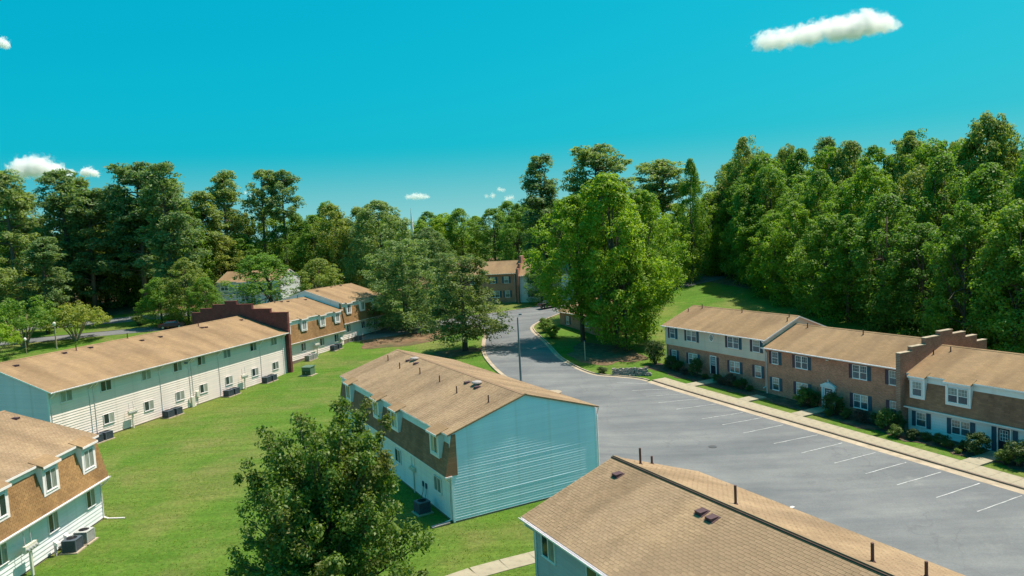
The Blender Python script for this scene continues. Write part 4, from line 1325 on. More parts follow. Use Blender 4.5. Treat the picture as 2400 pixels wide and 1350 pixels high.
# house on the far left between the maples
h = house('mansard_house', 'far white house with grey mansard and one dormer between the maples', (-64.2, 161.0), math.atan2(-.2, 1.0), 4.3)
L, D, EV, RG, LIP = 15.0, 9.0, 5.3, 7.3, 2.7
shell(h, L, D, EV, RG, 'siding_white_w'); mansard_face(h, L, LIP, EV, .4, 'siding_grey_w')
roof, sl, e0, th = gable_roof(h, L, D, EV + .02, RG, .16, .1, 'roof_tan')
for xc in (2.0, 6.1, 10.5): dormer(h, xc, 2.1, LIP + .6, 5.15, -.34, EV + .02, sl, 'roof_tan', 'hung', 2, 1.4)
hung(h, 5.6, .9, 1.8, 1.5, -.055, n=2); door_set(h, 7.9, .1, .95, 2.1)
# ================================================================== things standing about
# ---- condenser units
def make_condenser(name, label, dark=True):
    t = thing(name, label, 'air conditioner')
    c = 'ac_dark' if dark else 'ac_light'
    mb = MB(); mb.box(-.36, .36, -.36, .36, .06, .74)
    mb.build('core', 'ac_black', t)
    mb = MB()
    for sx in (-1, 1):
        for sy in (-1, 1):
            mb.box(sx * .39 - .03, sx * .39 + .03, sy * .39 - .03, sy * .39 + .03, .05, .76)
    for k in range(11):
        z = .1 + k * .06
        for s in (-1, 1):
            mb.box(-.36, .36, s * .395 - .012, s * .395 + .012, z, z + .032)
            mb.box(s * .395 - .012, s * .395 + .012, -.36, .36, z, z + .032)
    mb.build('louvred_casing', c, t)
    mb = MB()
    n = 20
    for k in range(n):
        a0, a1 = 2 * math.pi * k / n, 2 * math.pi * (k + 1) / n
        def sq(a):
            m_ = max(abs(math.cos(a)), abs(math.sin(a))); return (.43 * math.cos(a) / m_, .43 * math.sin(a) / m_)
        p, q = sq(a0), sq(a1)
        mb.quad((.3 * math.cos(a0), .3 * math.sin(a0), .80), (p[0], p[1], .77), (q[0], q[1], .77), (.3 * math.cos(a1), .3 * math.sin(a1), .80))
        mb.quad((p[0], p[1], .74), (q[0], q[1], .74), (q[0], q[1], .77), (p[0], p[1], .77))
    mb.build('top_panel', c, t)
    mb = MB()
    for r_ in (.08, .15, .22, .29):
        mb.tube([(r_ * math.cos(2 * math.pi * k / 16), r_ * math.sin(2 * math.pi * k / 16), .805) for k in range(17)], .008, 4, False)
    for k in range(4):
        a = math.pi * k / 4
        mb.tube([(.3 * math.cos(a), .3 * math.sin(a), .8), (-.3 * math.cos(a), -.3 * math.sin(a), .8)], .009, 4)
    mb.build('fan_grille', 'ac_black', t)
    mb = MB(); mb.box(-.55, .55, -.55, .55, -.15, .05); mb.build('pad', 'gutter_concrete', t)
    return t
def frame_pt(o, ang, x, y): return (o[0] + x * math.cos(ang) - y * math.sin(ang), o[1] + x * math.sin(ang) + y * math.cos(ang))
angB = math.atan2(.9495, .3136); oB = (-41.9, 65.2)
angA = math.atan2(1, .012); oA = (-28.6, 22.5)
angC = math.atan2(-.881, .472); oC = (-15.73, 65.73)
oB2 = (-32.2, 102.0)
ac = None
G = 'air conditioners along the house walls'
spots = [(oB, angB, 3.6, -1.05, 'dark air conditioner nearest the tan mansard house, half hidden by its roof edge'),
         (oB, angB, 4.75, -1.05, 'dark air conditioner beside twin downspouts near the cream building\'s near end'),
         (oB, angB, 12.75, -.95, 'dark air conditioner by the cream building, left of the second pair'),
         (oB, angB, 13.95, -.95, 'dark air conditioner by the cream building, right of the second pair'),
         (oB, angB, 22.3, -.9, 'dark air conditioner by the cream building, left of the third pair'),
         (oB, angB, 23.4, -.9, 'dark air conditioner by the cream building, right of the third pair'),
         (oB, angB, 29.5, -.9, 'dark air conditioner by the cream building, left of the pair nearest the fire wall'),
         (oB, angB, 30.7, -.9, 'dark air conditioner by the cream building, right of the pair nearest the fire wall'),
         (oA, angA, 20.9, -1.0, 'dark louvred air conditioner in front of the white siding, bottom left'),
         (oC, angC, 21.3, -1.0, 'dark air conditioner in the shade beside the pale blue house'),
         (oB2, ang2, 10.3, -1.0, 'dark air conditioner by the third dormer of the tan mansard house'),
         (oB2, ang2, 11.5, -1.0, 'dark air conditioner by the shaded corner of the far mansard houses'),
         (oB2, ang2, 16.9, -1.0, 'air conditioner in deep shade by the highest mansard house')]
for o, a, x, y, lab in spots:
    p = frame_pt(o, a, x, y)
    loc = (p[0], p[1], gz(*p) + .02)
    if ac is None:
        ac = make_condenser('air_conditioner', lab); ac.location = loc; ac.rotation_euler = (0, 0, a); ac['group'] = G
    else:
        copy_tree(ac, loc, a + rnd.uniform(-.05, .05), None, lab, G)
acl = make_condenser('air_conditioner', 'light grey air conditioner behind the dark one, bottom left', False)
p = frame_pt(oA, angA, 22.15, -1.0); acl.location = (p[0], p[1], .02); acl.rotation_euler = (0, 0, angA); acl['group'] = G
for (o, a, x, y, lab) in ((oB2, ang2, 4.1, -1.0, 'light grey air conditioner just beyond the fire wall, nearer of the two'), (oB2, ang2, 5.1, -1.0, 'light grey air conditioner just beyond the fire wall, farther of the two')):
    p = frame_pt(o, a, x, y); copy_tree(acl, (p[0], p[1], gz(*p) + .02), a, None, lab, G)
# disconnect boxes behind the pair at the bottom left
for x, lab in ((20.3, 'white disconnect box on a short post behind the dark bottom-left air conditioner'), (21.3, 'white disconnect box on a short post between the two bottom-left air conditioners')):
    p = frame_pt(oA, angA, x, -.35)
    t = thing('disconnect_box', lab, 'electric box', (p[0], p[1], 0), angA)
    MB().box(-.05, .05, -.05, .05, -.1, .7).build('post', 'siding_grey', t)
    MB().add([(-.14, -.22, .6), (.14, -.22, .6), (.14, .02, .7), (-.14, .02, .7), (-.14, -.22, .8), (.14, -.22, .8), (.14, .02, .95), (-.14, .02, .95)], ((0, 3, 2, 1), (4, 5, 6, 7), (0, 1, 5, 4), (1, 2, 6, 5), (2, 3, 7, 6), (3, 0, 4, 7))).build('box', 'white', t)

# ---- meter banks on a post
def make_meters(label):
    t = thing('electric_meter_bank', label, 'meter')
    MB().box(-.07, .07, -.06, .06, -.1, 1.45).build('post', 'meter_box', t)
    MB().box(-.5, .5, -.1, .08, 1.45, 1.85).build('cabinet', 'meter_box', t)
    for k in range(4):
        x = -.37 + .25 * k
        MB().tube([(x, -.1, 1.62), (x, -.17, 1.62), (x, -.24, 1.62)], [.1, .1, .075], 10).build('meter', 'glassy', t)
    mb = MB(); mb.tube([(-.3, .05, 1.85), (-.3, .1, 2.6)], .02, 5); mb.tube([(.25, .05, 1.85), (.25, .1, 2.7)], .02, 5); mb.build('conduit', 'siding_grey', t)
    return t
mt = None
for o, a, x, y, lab in ((oB, angB, 8.6, -.45, 'beige electric meter bank on a post, nearer one at the cream building'), (oB, angB, 25.9, -.45, 'beige electric meter bank on a post, farther one at the cream building'),
                        (oA, angA, 17.8, -.6, 'beige electric meter bank on a post before the white siding, bottom left'), (oB2, ang2, 6.9, -.5, 'pale electric meter bank on a post beyond the fire wall')):
    p = frame_pt(o, a, x, y); loc = (p[0], p[1], gz(*p))
    if mt is None:
        mt = make_meters(lab); mt.location = loc; mt.rotation_euler = (0, 0, a); mt['group'] = 'electric meter banks'
    else:
        copy_tree(mt, loc, a, None, lab, 'electric meter banks')

# ---- transformer on the lawn
t = thing('transformer_box', 'green pad-mounted transformer box standing alone on the lawn', 'transformer', (-27.4, 96.4, gz(-27.4, 96.4)), R(-14), scale=(1.15, 1.15, 1.15))
MB().box(-.55, .55, -.5, .5, .05, .95).build('body', 'trafo', t)
MB().prism([(-.62, .951), (.58, .951), (.58, 1.06), (-.62, 1.0)], -.6, .6).build('lid', 'trafo', t)
d = MB().box(-.48, .48, -.54, -.501, .1, .6).build('door', 'trafo_dark', t)
MB().box(-.05, .0, -.57, -.541, .3, .42).build('handle', 'rim', d)
MB().box(-.8, .8, -.75, .75, -.1, .05).build('pad', 'gutter_concrete', t)

# ---- splash block and downspout extension
t = tag(MB().add([(-.9, -.14, .02), (.3, -.14, .06), (.3, .14, .06), (-.9, .14, .02), (-.9, -.14, .09), (.3, -.14, .14), (.3, .14, .14), (-.9, .14, .09)], ((0, 3, 2, 1), (0, 1, 5, 4), (2, 3, 7, 6), (1, 2, 6, 5), (0, 4, 7, 3), (4, 5, 6, 7))).build('splash_block', 'vent_light'), 'grey splash block at the near corner of the pale blue house', 'splash block')
t.location, t.rotation_euler = (-4.9, 44.3, 0), (0, 0, R(28))
t = tag(MB().tube([(0, 0, .05), (1.2, -.05, .04)], .045, 6).build('drain_pipe', 'white'), 'white drain pipe lying on the grass at the bottom-left house corner', 'pipe')
t.location = (-28.0, 48.4, 0)

# ---- lamp posts and posts
t = thing('street_lamp', 'tall grey street lamp pole at the mouth of the road', 'lamp post', (.45, 85.1, gz(.45, 85.1)))
MB().tube([(0, 0, -.3), (0, 0, 4), (0, 0, 7.7)], [.13, .11, .075], 10).build('pole', 'pole', t)
MB().tube([(0, 0, 0), (0, 0, .35)], [.24, .15], 10).build('base', 'pole', t)
hd = MB(); hd.tube([(0, 0, 7.6), (.12, .3, 7.85), (.3, .7, 7.95)], .04, 6); hd.box(.15, .5, .5, 1.1, 7.9, 8.05); hd.build('lamp_head', 'pole', t)
t = thing('garden_lamp', 'thin wooden lamp post with lantern by the road behind the long roof', 'lamp post', (-77.2, 123.8, gz(-77.2, 123.8)))
MB().tube([(0, 0, -.2), (0, 0, 3.9)], [.12, .1], 8).build('pole', 'wood', t)
MB().tube([(0, 0, 3.9), (0, 0, 4.0), (0, 0, 4.4), (0, 0, 4.65)], [.1, .2, .28, .04], 8).build('lantern', 'meter_box', t)
t = thing('garden_lamp', 'small pale globe lamp post in the shade at the far left', 'lamp post', (-80.5, 121.0, gz(-80.5, 121.0)))
MB().tube([(0, 0, -.2), (0, 0, 2.2)], .06, 8).build('pole', 'wood', t)
MB().tube([(0, 0, 2.2), (0, 0, 2.35), (0, 0, 2.6), (0, 0, 2.75)], [.06, .22, .2, .05], 10).build('lantern', 'white', t)
t = thing('marker_post', 'thin pale marker post in the shade under the big tree', 'post', (9.0, 95.1, gz(9.0, 95.1)))
MB().box(-.06, .06, -.06, .06, -.2, 2.5).build('post', 'wood', t)
MB().box(-.1, .1, -.1, .1, 2.5, 2.62).build('cap', 'shutter_teal', t)

# ---- manhole and scraps on the asphalt
mb = MB(); mb.tube([(0, 0, -.05), (0, 0, .012)], [.36, .36], 20)
t = tag(mb.build('manhole_cover', 'iron'), 'round dark manhole cover in the car park', 'manhole'); t.location = (15.93, 60.13, gz(15.93, 60.13) + .035)
t = tag(MB().box(-.16, .16, -.1, .1, 0, .03).build('paper_scrap', 'paper'), 'white scrap of paper on the asphalt near the tan roof', 'litter')
t.location = (17.6, 47.2, gz(17.6, 47.2) + .04); t.rotation_euler = (0, 0, .6)

# ---- stone retaining wall by the kerb: every stone by itself
t = thing('stone_wall', 'low rough stone retaining wall at the corner of the car park', 'wall', (11.3, 86.9, gz(11.3, 86.9)), math.atan2(-.55, 4.2))
rs = random.Random(3)
def stone_mesh(s):
    mb = MB(); rr = random.Random(s)
    p = []
    for z in (0, 1):
        for x, y in ((-1, -1), (1, -1), (1, 1), (-1, 1)):
            p.append((x * .5 * rr.uniform(.75, 1), y * .5 * rr.uniform(.75, 1), z * rr.uniform(.8, 1)))
    mb.add(p, ((0, 3, 2, 1), (4, 5, 6, 7), (0, 1, 5, 4), (1, 2, 6, 5), (2, 3, 7, 6), (3, 0, 4, 7)))
    return mb.mesh('stone', 'stone')
sm = [stone_mesh(s) for s in range(8)]
MB().box(.1, 4.3, .3, .6, -.4, .55).build('core', 'stone', t)
for row in range(5):
    x = rs.uniform(-.1, .2)
    lim = 4.5 - row * rs.uniform(.0, .3)
    while x < lim:
        w = rs.uniform(.2, .5)
        hh = rs.uniform(.16, .3)
        put('stone', sm[rs.randrange(8)], t, (x + w / 2, .08 + row * .06 + rs.uniform(-.07, .07), -.08 + row * .18 + rs.uniform(-.03, .03)), (rs.uniform(-.2, .2), rs.uniform(-.2, .2), rs.uniform(-.5, .5)), (w, rs.uniform(.28, .42), hh))
        x += w * rs.uniform(.85, 1.1)
# ---- round pad behind the pale blue house and a far spire
mb = MB(); mb.tube([(0, 0, -.1), (0, 0, .16), (0, 0, .2)], [.95, .95, .85], 24)
t = tag(mb.build('concrete_pad', 'gutter_concrete'), 'round pale concrete pad at the car park edge behind the tan roof', 'concrete pad'); t.location = (3.9, 80.2, gz(3.9, 80.2))
mb = MB(); mb.tube([(0, 0, 0), (0, 0, 12.5), (0, 0, 18.4)], [.5, .42, .05], 8)
t = tag(mb.build('spire', 'white'), 'thin white spire rising above the far middle trees', 'spire'); t.location = (-26.4, 203.0, gz(-26.4, 203.0))

# ---- cars
def make_car(name, label, paint, loc, rotz):
    t = thing(name, label, 'car', loc, rotz)
    prof = [(-2.25, .35), (-2.3, .75), (-2.1, .98), (-1.35, 1.04), (-.75, 1.45), (.75, 1.48), (1.45, 1.08), (2.15, 1.0), (2.3, .8), (2.28, .35)]
    mb = MB(); n = len(prof)
    for s, ins in ((-1, .0), (1, .0)):
        pass
    ys = [-.88, -.80, .80, .88]
    def row(y):
        out = []
        for x, z in prof:
            k = max(0.0, (z - .95) / .5)
            yy = y * (1 - .2 * k)
            zz = z + (.0 if abs(y) < .85 else -.05 * (z > .5))
            out.append((x, yy, zz))
        return out
    for y in ys: mb.v += row(y)
    for r_ in range(3):
        for i in range(n - 1):
            a = r_ * n + i
            mb.f.append((a, a + 1, a + n + 1, a + n))
    mb.f.append(tuple(range(n))); mb.f.append(tuple(range(4 * n - 1, 3 * n - 1, -1)))
    mb.f.append((0, n, 2 * n, 3 * n)); mb.f.append((n - 1, 4 * n - 1, 3 * n - 1, 2 * n - 1))
    mb.build('body', paint, t)
    for s in (-1, 1):
        mb = MB(); pts = [(-1.25, 1.06), (-.72, 1.4), (.68, 1.42), (1.3, 1.1)]
        yy = lambda z: s * (.885 * (1 - .2 * max(0, (z - .95) / .5)) + .012)
        mb.add([(x, yy(z), z) for x, z in pts], ((0, 1, 2, 3),)); mb.build('side_window', 'pane', t)
    mb = MB(); mb.quad((.82, -.66, 1.47), (.82, .66, 1.47), (1.42, .76, 1.125), (1.42, -.76, 1.125)); mb.build('windscreen', 'pane', t)
    mb = MB(); mb.quad((-.8, -.66, 1.44), (-.8, .66, 1.44), (-1.33, .76, 1.075), (-1.33, -.76, 1.075)); mb.build('rear_window', 'pane', t)
    for x in (-1.4, 1.4):
        for s in (-1, 1):
            w = MB().tube([(x, s * .7, .32), (x, s * .9, .32)], .32, 16).build('wheel', 'tyre', t)
            MB().tube([(x, s * .9, .32), (x, s * .915, .32)], .2, 12).build('rim', 'rim', w)
    for s in (-1, 1):
        MB().box(2.2, 2.31, s * .62 - .16, s * .62 + .16, .68, .82).build('headlight', 'lamp_clear', t)
        MB().box(-2.31, -2.2, s * .62 - .16, s * .62 + .16, .7, .88).build('tail_light', 'lamp_red', t)
    return t
make_car('parked_car', 'dark red car parked behind the ridge of the long roof', 'car_red', (-63.8, 137.3, gz(-63.8, 137.3) + .03), R(15))
make_car('parked_car', 'black car half hidden by the big tree at the road bend', 'car_black', (6.9, 136.6, gz(6.9, 136.6) + .05), R(25))
# ================================================================== plants
def _unit(a): return a / np.maximum(1e-9, np.linalg.norm(a, axis=-1, keepdims=True))
def leaf_mesh(name, P, Nrm, rg, ln, wd, mat, bend=0.18, T=None):
    """diamond leaves at P facing Nrm"""
    n = len(P)
    if T is None:
        T = rg.normal(size=(n, 3))
    T = _unit(T - Nrm * np.sum(T * Nrm, -1, keepdims=True))
    B = np.cross(Nrm, T)
    s = rg.uniform(.7, 1.3, (n, 1))
    L2, W2 = ln * s / 2, wd * s / 2
    V = np.stack([P + T * L2 - Nrm * L2 * bend, P + B * W2, P - T * L2 - Nrm * L2 * bend, P - B * W2], 1).reshape(-1, 3)
    me = bpy.data.meshes.new(name)
    me.vertices.add(4 * n)
    me.vertices.foreach_set('co', V.astype(np.float32).ravel())
    me.loops.add(4 * n)
    me.loops.foreach_set('vertex_index', np.arange(4 * n, dtype=np.int32))
    me.polygons.add(n)
    me.polygons.foreach_set('loop_start', np.arange(0, 4 * n, 4, dtype=np.int32))
    me.materials.append(MAT[mat])
    me.update(calc_edges=True)
    me.validate()
    return me

def clump_points(C, rad, per, rg, up=0.35, shell=(0.55, 1.0), nj=0.55, nup=0.65):
    """leaves round clump centres C with radii rad (k,3)"""
    k = len(C)
    idx = np.repeat(np.arange(k), per)
    d = rg.normal(size=(len(idx), 3))
    d[:, 2] += up
    d = _unit(d)
    r = rg.uniform(shell[0], shell[1], (len(idx), 1))
    P = C[idx] + d * rad[idx] * r
    Nn = _unit(d + rg.normal(size=d.shape) * nj + np.array([0, 0, nup]))
    return P, Nn, d

def trunk_mesh(name, path, rad, limbs, mat, n=8):
    mb = MB()
    mb.tube(path, rad, n)
    for pts, rr in limbs:
        mb.tube(pts, rr, 5, False)
    return mb.mesh(name, mat, True)

def limb(a, b, r0, r1, rg, sag=0.12):
    a, b = np.array(a, float), np.array(b, float)
    m = (a + b) / 2 + np.array([0, 0, sag * np.linalg.norm(b - a)]) * (1 if rg.random() > .3 else -.4) + rg.normal(0, .06 * np.linalg.norm(b - a), 3)
    return ([tuple(a), tuple(m), tuple(b)], [r0, (r0 + r1) / 2, r1])

def broadleaf(seed, h=20.0, w=13.0, base=0.12, clumps=120, per=85, leaf=.36, mat='leaf_wood', shape=0.62, cr=(1.1, 2.0), pointy=0.8, lump=0.35):
    rg = np.random.default_rng(seed)
    t = rg.uniform(0, 1, clumps) ** .9
    a = rg.uniform(0, 2 * np.pi, clumps)
    env = (np.sin(np.pi * np.clip(t * .94 + .05, 0, 1) ** pointy)) ** shape
    # uneven outline: lobes round the crown
    lob = 1 + lump * (np.sin(a * 2 + rg.uniform(0, 6)) * .5 + np.sin(a * 3 + t * 5 + rg.uniform(0, 6)) * .5)
    rr = w / 2 * env * lob * np.sqrt(rg.uniform(.22, 1, clumps))
    z = h * base + t * h * (1 - base) - cr[1] * .5
    bend = rg.normal(0, .5, 2)
    C = np.stack([rr * np.cos(a) + bend[0] * t, rr * np.sin(a) + bend[1] * t, z], -1)
    k = rg.uniform(cr[0], cr[1], clumps) * (1.1 - .45 * t)
    rad = np.stack([k, k, k * .75], -1)
    P, Nn, d = clump_points(C, rad, per, rg)
    crown = leaf_mesh('crown', P, Nn, rg, leaf, leaf * .68, mat)
    path = [(0, 0, -.4), (.05, .02, h * .2), (bend[0] * .3, bend[1] * .3, h * .5), (bend[0] * .8, bend[1] * .8, h * .85)]
    limbs = [limb((bend[0] * .2, bend[1] * .2, h * rg.uniform(.15, .55)), C[i], h * .006, .03, rg) for i in rg.choice(clumps, min(22, clumps), False)]
    tr = trunk_mesh('trunk', path, [h * .018, h * .014, h * .009, h * .003], limbs, 'bark')
    return crown, tr

def pine(seed, h=28.0, w=9.5, bare=0.3, limbs_n=62, mat='leaf_pine', rounded=False, per=58):
    """loblolly pine: straight trunk, irregular crown of rounded needle masses"""
    rg = np.random.default_rng(seed)
    C, rad, lb = [], [], []
    sway = rg.normal(0, .5, 2)
    side = rg.uniform(0, 6.28)
    for i in range(limbs_n):
        t = rg.uniform(0, 1) ** .8
        z = h * (bare + (1 - bare) * t) * .97
        f = (math.sin(math.pi * min(1, t * .72 + .2)) ** .6) if rounded else (1.0 - .72 * t ** 1.6) * (.5 + .5 * min(1, t * 3.5))
        a = rg.uniform(0, 2 * math.pi)
        ln = w / 2 * f * rg.uniform(.5, 1.1) * (1 + .2 * math.sin(a + side + t * 7))
        tt = z / h
        o = np.array([sway[0] * tt, sway[1] * tt, z])
        tip = o + np.array([math.cos(a) * ln, math.sin(a) * ln, ln * rg.uniform(.0, .45)])
        lb.append(limb(o, tip, .05 + .02 * ln, .02, rg, .05))
        m = max(1, int(ln * .95))
        for q in range(m):
            s = 1 - q / (m + .6) * rg.uniform(.6, .95)
            p = o + (tip - o) * s + rg.normal(0, .3, 3)
            C.append(p)
            r_ = rg.uniform(.85, 1.45)
            rad.append((r_ * 1.1, r_ * 1.1, r_ * .68))
    for q in range(10):
        C.append(np.array([sway[0] + rg.normal(0, .8), sway[1] + rg.normal(0, .8), h - rg.uniform(.3, 2.2)])); rad.append((.95, .95, .75))
    C, rad = np.array(C), np.array(rad)
    P, Nn, d = clump_points(C, rad, per, rg, up=.6, shell=(.45, 1.0), nj=.7, nup=.5)
    crown = leaf_mesh('crown', P, Nn, rg, .62, .24, mat, 0.1, T=d + rg.normal(0, .6, d.shape) + np.array([0, 0, .3]))
    path = [(0, 0, -.4), (sway[0] * .3, sway[1] * .3, h * .3), (sway[0] * .65, sway[1] * .65, h * .65), (sway[0], sway[1], h * .97)]
    return crown, trunk_mesh('trunk', path, [h * .0135, h * .0115, h * .008, h * .0025], lb, 'bark_pine')

def cedar(seed, h=14.0, w=11.0, base=0.14, clumps=380, per=66, mat='leaf_cedar', cone=.75):
    rg = np.random.default_rng(seed)
    t = rg.uniform(0, 1, clumps) ** 1.15
    a = rg.uniform(0, 2 * np.pi, clumps)
    env = (1 - t ** 1.5 * cone) * (.65 + .35 * np.minimum(1, t * 5))
    lob = 1 + .3 * np.sin(a * 3 + t * 9 + rg.uniform(0, 6))
    r = w / 2 * env * lob * np.sqrt(rg.uniform(.12, 1, clumps))
    z = h * base + t * h * (1 - base) * .97 - .18 * r * (1 - t)
    C = np.stack([r * np.cos(a), r * np.sin(a), z], -1)
    k = rg.uniform(.8, 1.4, clumps) * (1.1 - .4 * t)
    rad = np.stack([k * 1.1, k * 1.1, k * .62], -1)
    P, Nn, d = clump_points(C, rad, per, rg, up=.5, shell=(.3, 1.0), nj=.7)
    crown = leaf_mesh('crown', P, Nn, rg, .36, .17, mat, .1)
    limbs = [limb((0, 0, max(h * .12, C[i][2] - .8)), C[i], .09, .02, rg) for i in rg.choice(clumps, 36, False)]
    return crown, trunk_mesh('trunk', [(0, 0, -.4), (.1, 0, h * .3), (0, .1, h * .65), (0, 0, h * .97)], [h * .03, h * .022, h * .013, h * .003], limbs, 'bark')

def myrtle(seed, h=7.2, w=10.0, mat='leaf_olive'):
    rg = np.random.default_rng(seed)
    n = 130
    a = rg.uniform(0, 2 * np.pi, n); rr = w / 2 * np.sqrt(rg.uniform(.02, 1, n))
    top = h * np.sqrt(np.maximum(.05, 1 - (rr / (w * .56)) ** 2))
    bot = h * .33 + rr * .12
    z = bot + (top - bot) * rg.uniform(.05, .98, n)
    C = np.stack([rr * np.cos(a), rr * np.sin(a), z], -1)
    k = rg.uniform(.6, 1.05, n)
    P, Nn, d = clump_points(C, np.stack([k, k, k * .7], -1), 75, rg)
    crown = leaf_mesh('crown', P, Nn, rg, .3, .17, mat)
    limbs = []
    for i in range(15):
        aa = 2 * math.pi * i / 15 + rg.uniform(-.2, .2)
        e = w * .36 * rg.uniform(.5, 1)
        limbs.append(([(math.cos(aa) * .12, math.sin(aa) * .12, -.2), (math.cos(aa) * e * .35, math.sin(aa) * e * .35, h * .22), (math.cos(aa) * e, math.sin(aa) * e, h * .6)], [.11, .08, .04]))
    return crown, trunk_mesh('trunk', [(0, 0, -.3), (0, 0, .5)], [.25, .1], limbs, 'wood')

def pear(seed, h=10.3, w=9.7):
    """the near ornamental tree: small glossy leaves on many upright shoots"""
    rg = np.random.default_rng(seed)
    limbs, C, rad = [], [], []
    for i in range(84):
        a = 2.399 * i + rg.uniform(-.3, .3)
        t = (i + .5) / 84
        z0 = h * (.12 + .4 * t) * rg.uniform(.85, 1.1)
        z0 = min(z0, h * .6)
        reach = w / 2 * (0.35 + .65 * math.sqrt(1 - (t - .25) ** 2 / .6)) * rg.uniform(.72, 1.08) * (1 - .35 * t)
        rise = h * (.10 + .33 * t) * rg.uniform(.7, 1.2)
        tip = np.array([math.cos(a) * reach, math.sin(a) * reach, min(z0 + rise, h * .97)])
        o = np.array([0, 0, z0 * .8])
        mid = o + (tip - o) * .5 + np.array([0, 0, -.1 * reach])
        limbs.append(([tuple(o), tuple(mid), tuple(tip)], [.075 * (1.2 - t), .045, .015]))
        m = int(4 + reach * 1.25)
        for q in range(m):
            s = .3 + .74 * (q + rg.uniform(0, 1)) / m
            p = (1 - s) ** 2 * o + 2 * s * (1 - s) * mid + s * s * tip + rg.normal(0, .2, 3)
            C.append(p); k = rg.uniform(.42, .78) * (1.15 - .35 * min(1, s)); rad.append((k, k, k * .95))
    # upright top shoots
    for (x, y, zt, n) in ((1.15, .7, 10.3, 11), (-2.9, .9, 8.9, 8), (-1.0, .4, 9.3, 8), (.1, -.5, 9.0, 8), (2.4, -.4, 8.4, 8), (-3.6, -.8, 7.6, 6), (3.3, .6, 7.3, 7), (.6, 1.8, 9.2, 8), (-1.7, -1.6, 8.2, 8), (1.8, 2.0, 9.4, 8), (2.9, 1.8, 8.6, 7)):
        o = np.array([x * .35, y * .35, h * .4]); tip = np.array([x, y, zt])
        limbs.append(([tuple(o), tuple((o + tip) / 2 + np.array([x, y, 0]) * .12), tuple(tip)], [.07, .04, .012]))
        for q in range(n * 2):
            s = .3 + .7 * q / (n * 2 - 1)
            C.append(o + (tip - o) * s + rg.normal(0, .24, 3) * (1.3 - .6 * s)); k = rg.uniform(.38, .7) * (1.2 - .4 * s); rad.append((k, k, k))
    C, rad = np.array(C), np.array(rad)
    P, Nn, d = clump_points(C, rad, 92, rg, up=.3, shell=(.25, 1.0), nj=.75, nup=.4)
    crown = leaf_mesh('crown', P, Nn, rg, .175, .105, 'leaf_pear', .25)
    tr = trunk_mesh('trunk', [(0, 0, -.3), (.03, 0, 1.3), (0, .05, 3.2), (.1, 0, 6.0), (.2, .1, 8.2)], [.2, .17, .13, .07, .02], limbs, 'bark', 10)
    return crown, tr

BL = [broadleaf(s, 20, 12.5, .05, 185, 88, .36, 'leaf_wood', sh, (1.1, 2.0), pt, .34) for s, sh, pt in ((11, .62, .8), (12, .55, .95), (13, .7, .7), (14, .6, 1.1), (15, .5, .85))]
BIG = [broadleaf(s, 22, 14, b_, 300, 90, .34, 'leaf_bright', .6, (.95, 1.7), pt_, .3) for s, b_, pt_ in ((31, .12, .72), (32, .24, .9))]
PN = [pine(s, 28, w_, b, n_, 'leaf_pine', r_) for s, b, r_, n_, w_ in ((41, .16, False, 110, 10.5), (42, .22, True, 110, 11), (43, .1, False, 120, 11), (44, .58, True, 40, 8.5))]
CD = [cedar(51, 14, 11, .18, 290, 66, cone=.62), cedar(52, 16, 13, .08, 420, 66, cone=.5)]
RD = [broadleaf(s, 20, 15, .1, 320, 80, .36, 'leaf_pine', .5, (1.0, 1.8), .8, .22) for s in (91, 92)]
MY = [myrtle(61), myrtle(62, 8.5, 11)]
PEAR = pear(71)

def override(o, mat):
    o.material_slots[0].link = 'OBJECT'
    o.material_slots[0].material = MAT[mat]
def plant(name, label, meshes, x, y, sx=1.0, sz=1.0, rot=None, group=None, mat=None, cat='tree', dz=0.0, parts=('crown', 'trunk')):
    t = thing(name, label, cat, (x, y, gz(x, y) + dz), rnd.uniform(0, 6.28) if rot is None else rot, group, (sx, sx, sz))
    c = put(parts[0], meshes[0], t)
    if mat: override(c, mat)
    put(parts[1], meshes[1], t)
    return t

# ---- single trees one can point at
plant('pear_tree', 'dark glossy round-headed tree on the lawn, nearest the camera', PEAR, -9.35, 34.0, .96, 1.0, 0.0)
plant('cedar_tree', 'olive-green cedar with bare lower trunk on the left edge of the road', CD[0], -7.2, 105.1, 1.08, 0.97, .5)
plant('pine_tree', 'bushy dark conifer standing in front of the far mansard house', CD[1], -18.2, 124.0, 1.1, 0.96, 1.2, mat='leaf_pine')
plant('cedar_tree', 'smaller grey-green conifer behind the bushy dark one, left of the road', CD[0], -12.6, 139.0, .7, .8, 2.2, mat='leaf_pine')
plant('pine_tree', 'broad dark round-topped pine behind the left mansard row', RD[0], -28.5, 165.0, 1.15, 1.08, .3, mat='leaf_pine')
plant('pine_tree', 'pale grey-green feathery pine between the round-topped pine and the road', RD[1], -16.8, 152.0, .72, .78, 4.0, mat='leaf_pine')
plant('sweetgum_tree', 'tallest bright green tree in the big clump by the car park', BIG[0], 14.2, 102.0, .98, 1.12, .4)
plant('sweetgum_tree', 'bright green tree overhanging the road and low brick house, left of the big clump', BIG[1], 9.9, 106.5, .92, .98, 1.7)
plant('sweetgum_tree', 'bright green tree at the lawn side of the big clump', BIG[1], 18.9, 106.0, .74, 1.0, 3.9)
plant('sweetgum_tree', 'lower bright green tree filling the front of the big clump', BIG[0], 15.2, 100.3, .6, .66, 5.1)
plant('pine_tree', 'tall dark pine rising left of the big bright tree', PN[2], 7.9, 169.0, 1.2, 1.0, .9)
plant('pine_tree', 'tall pine with a rounded top right behind the big bright tree', PN[1], 17.7, 150.0, 1.3, 1.03, 2.2)
plant('pine_tree', 'distant round-topped pine showing over the bright clump', PN[1], 36.1, 175.0, 1.45, .84, 1.1)
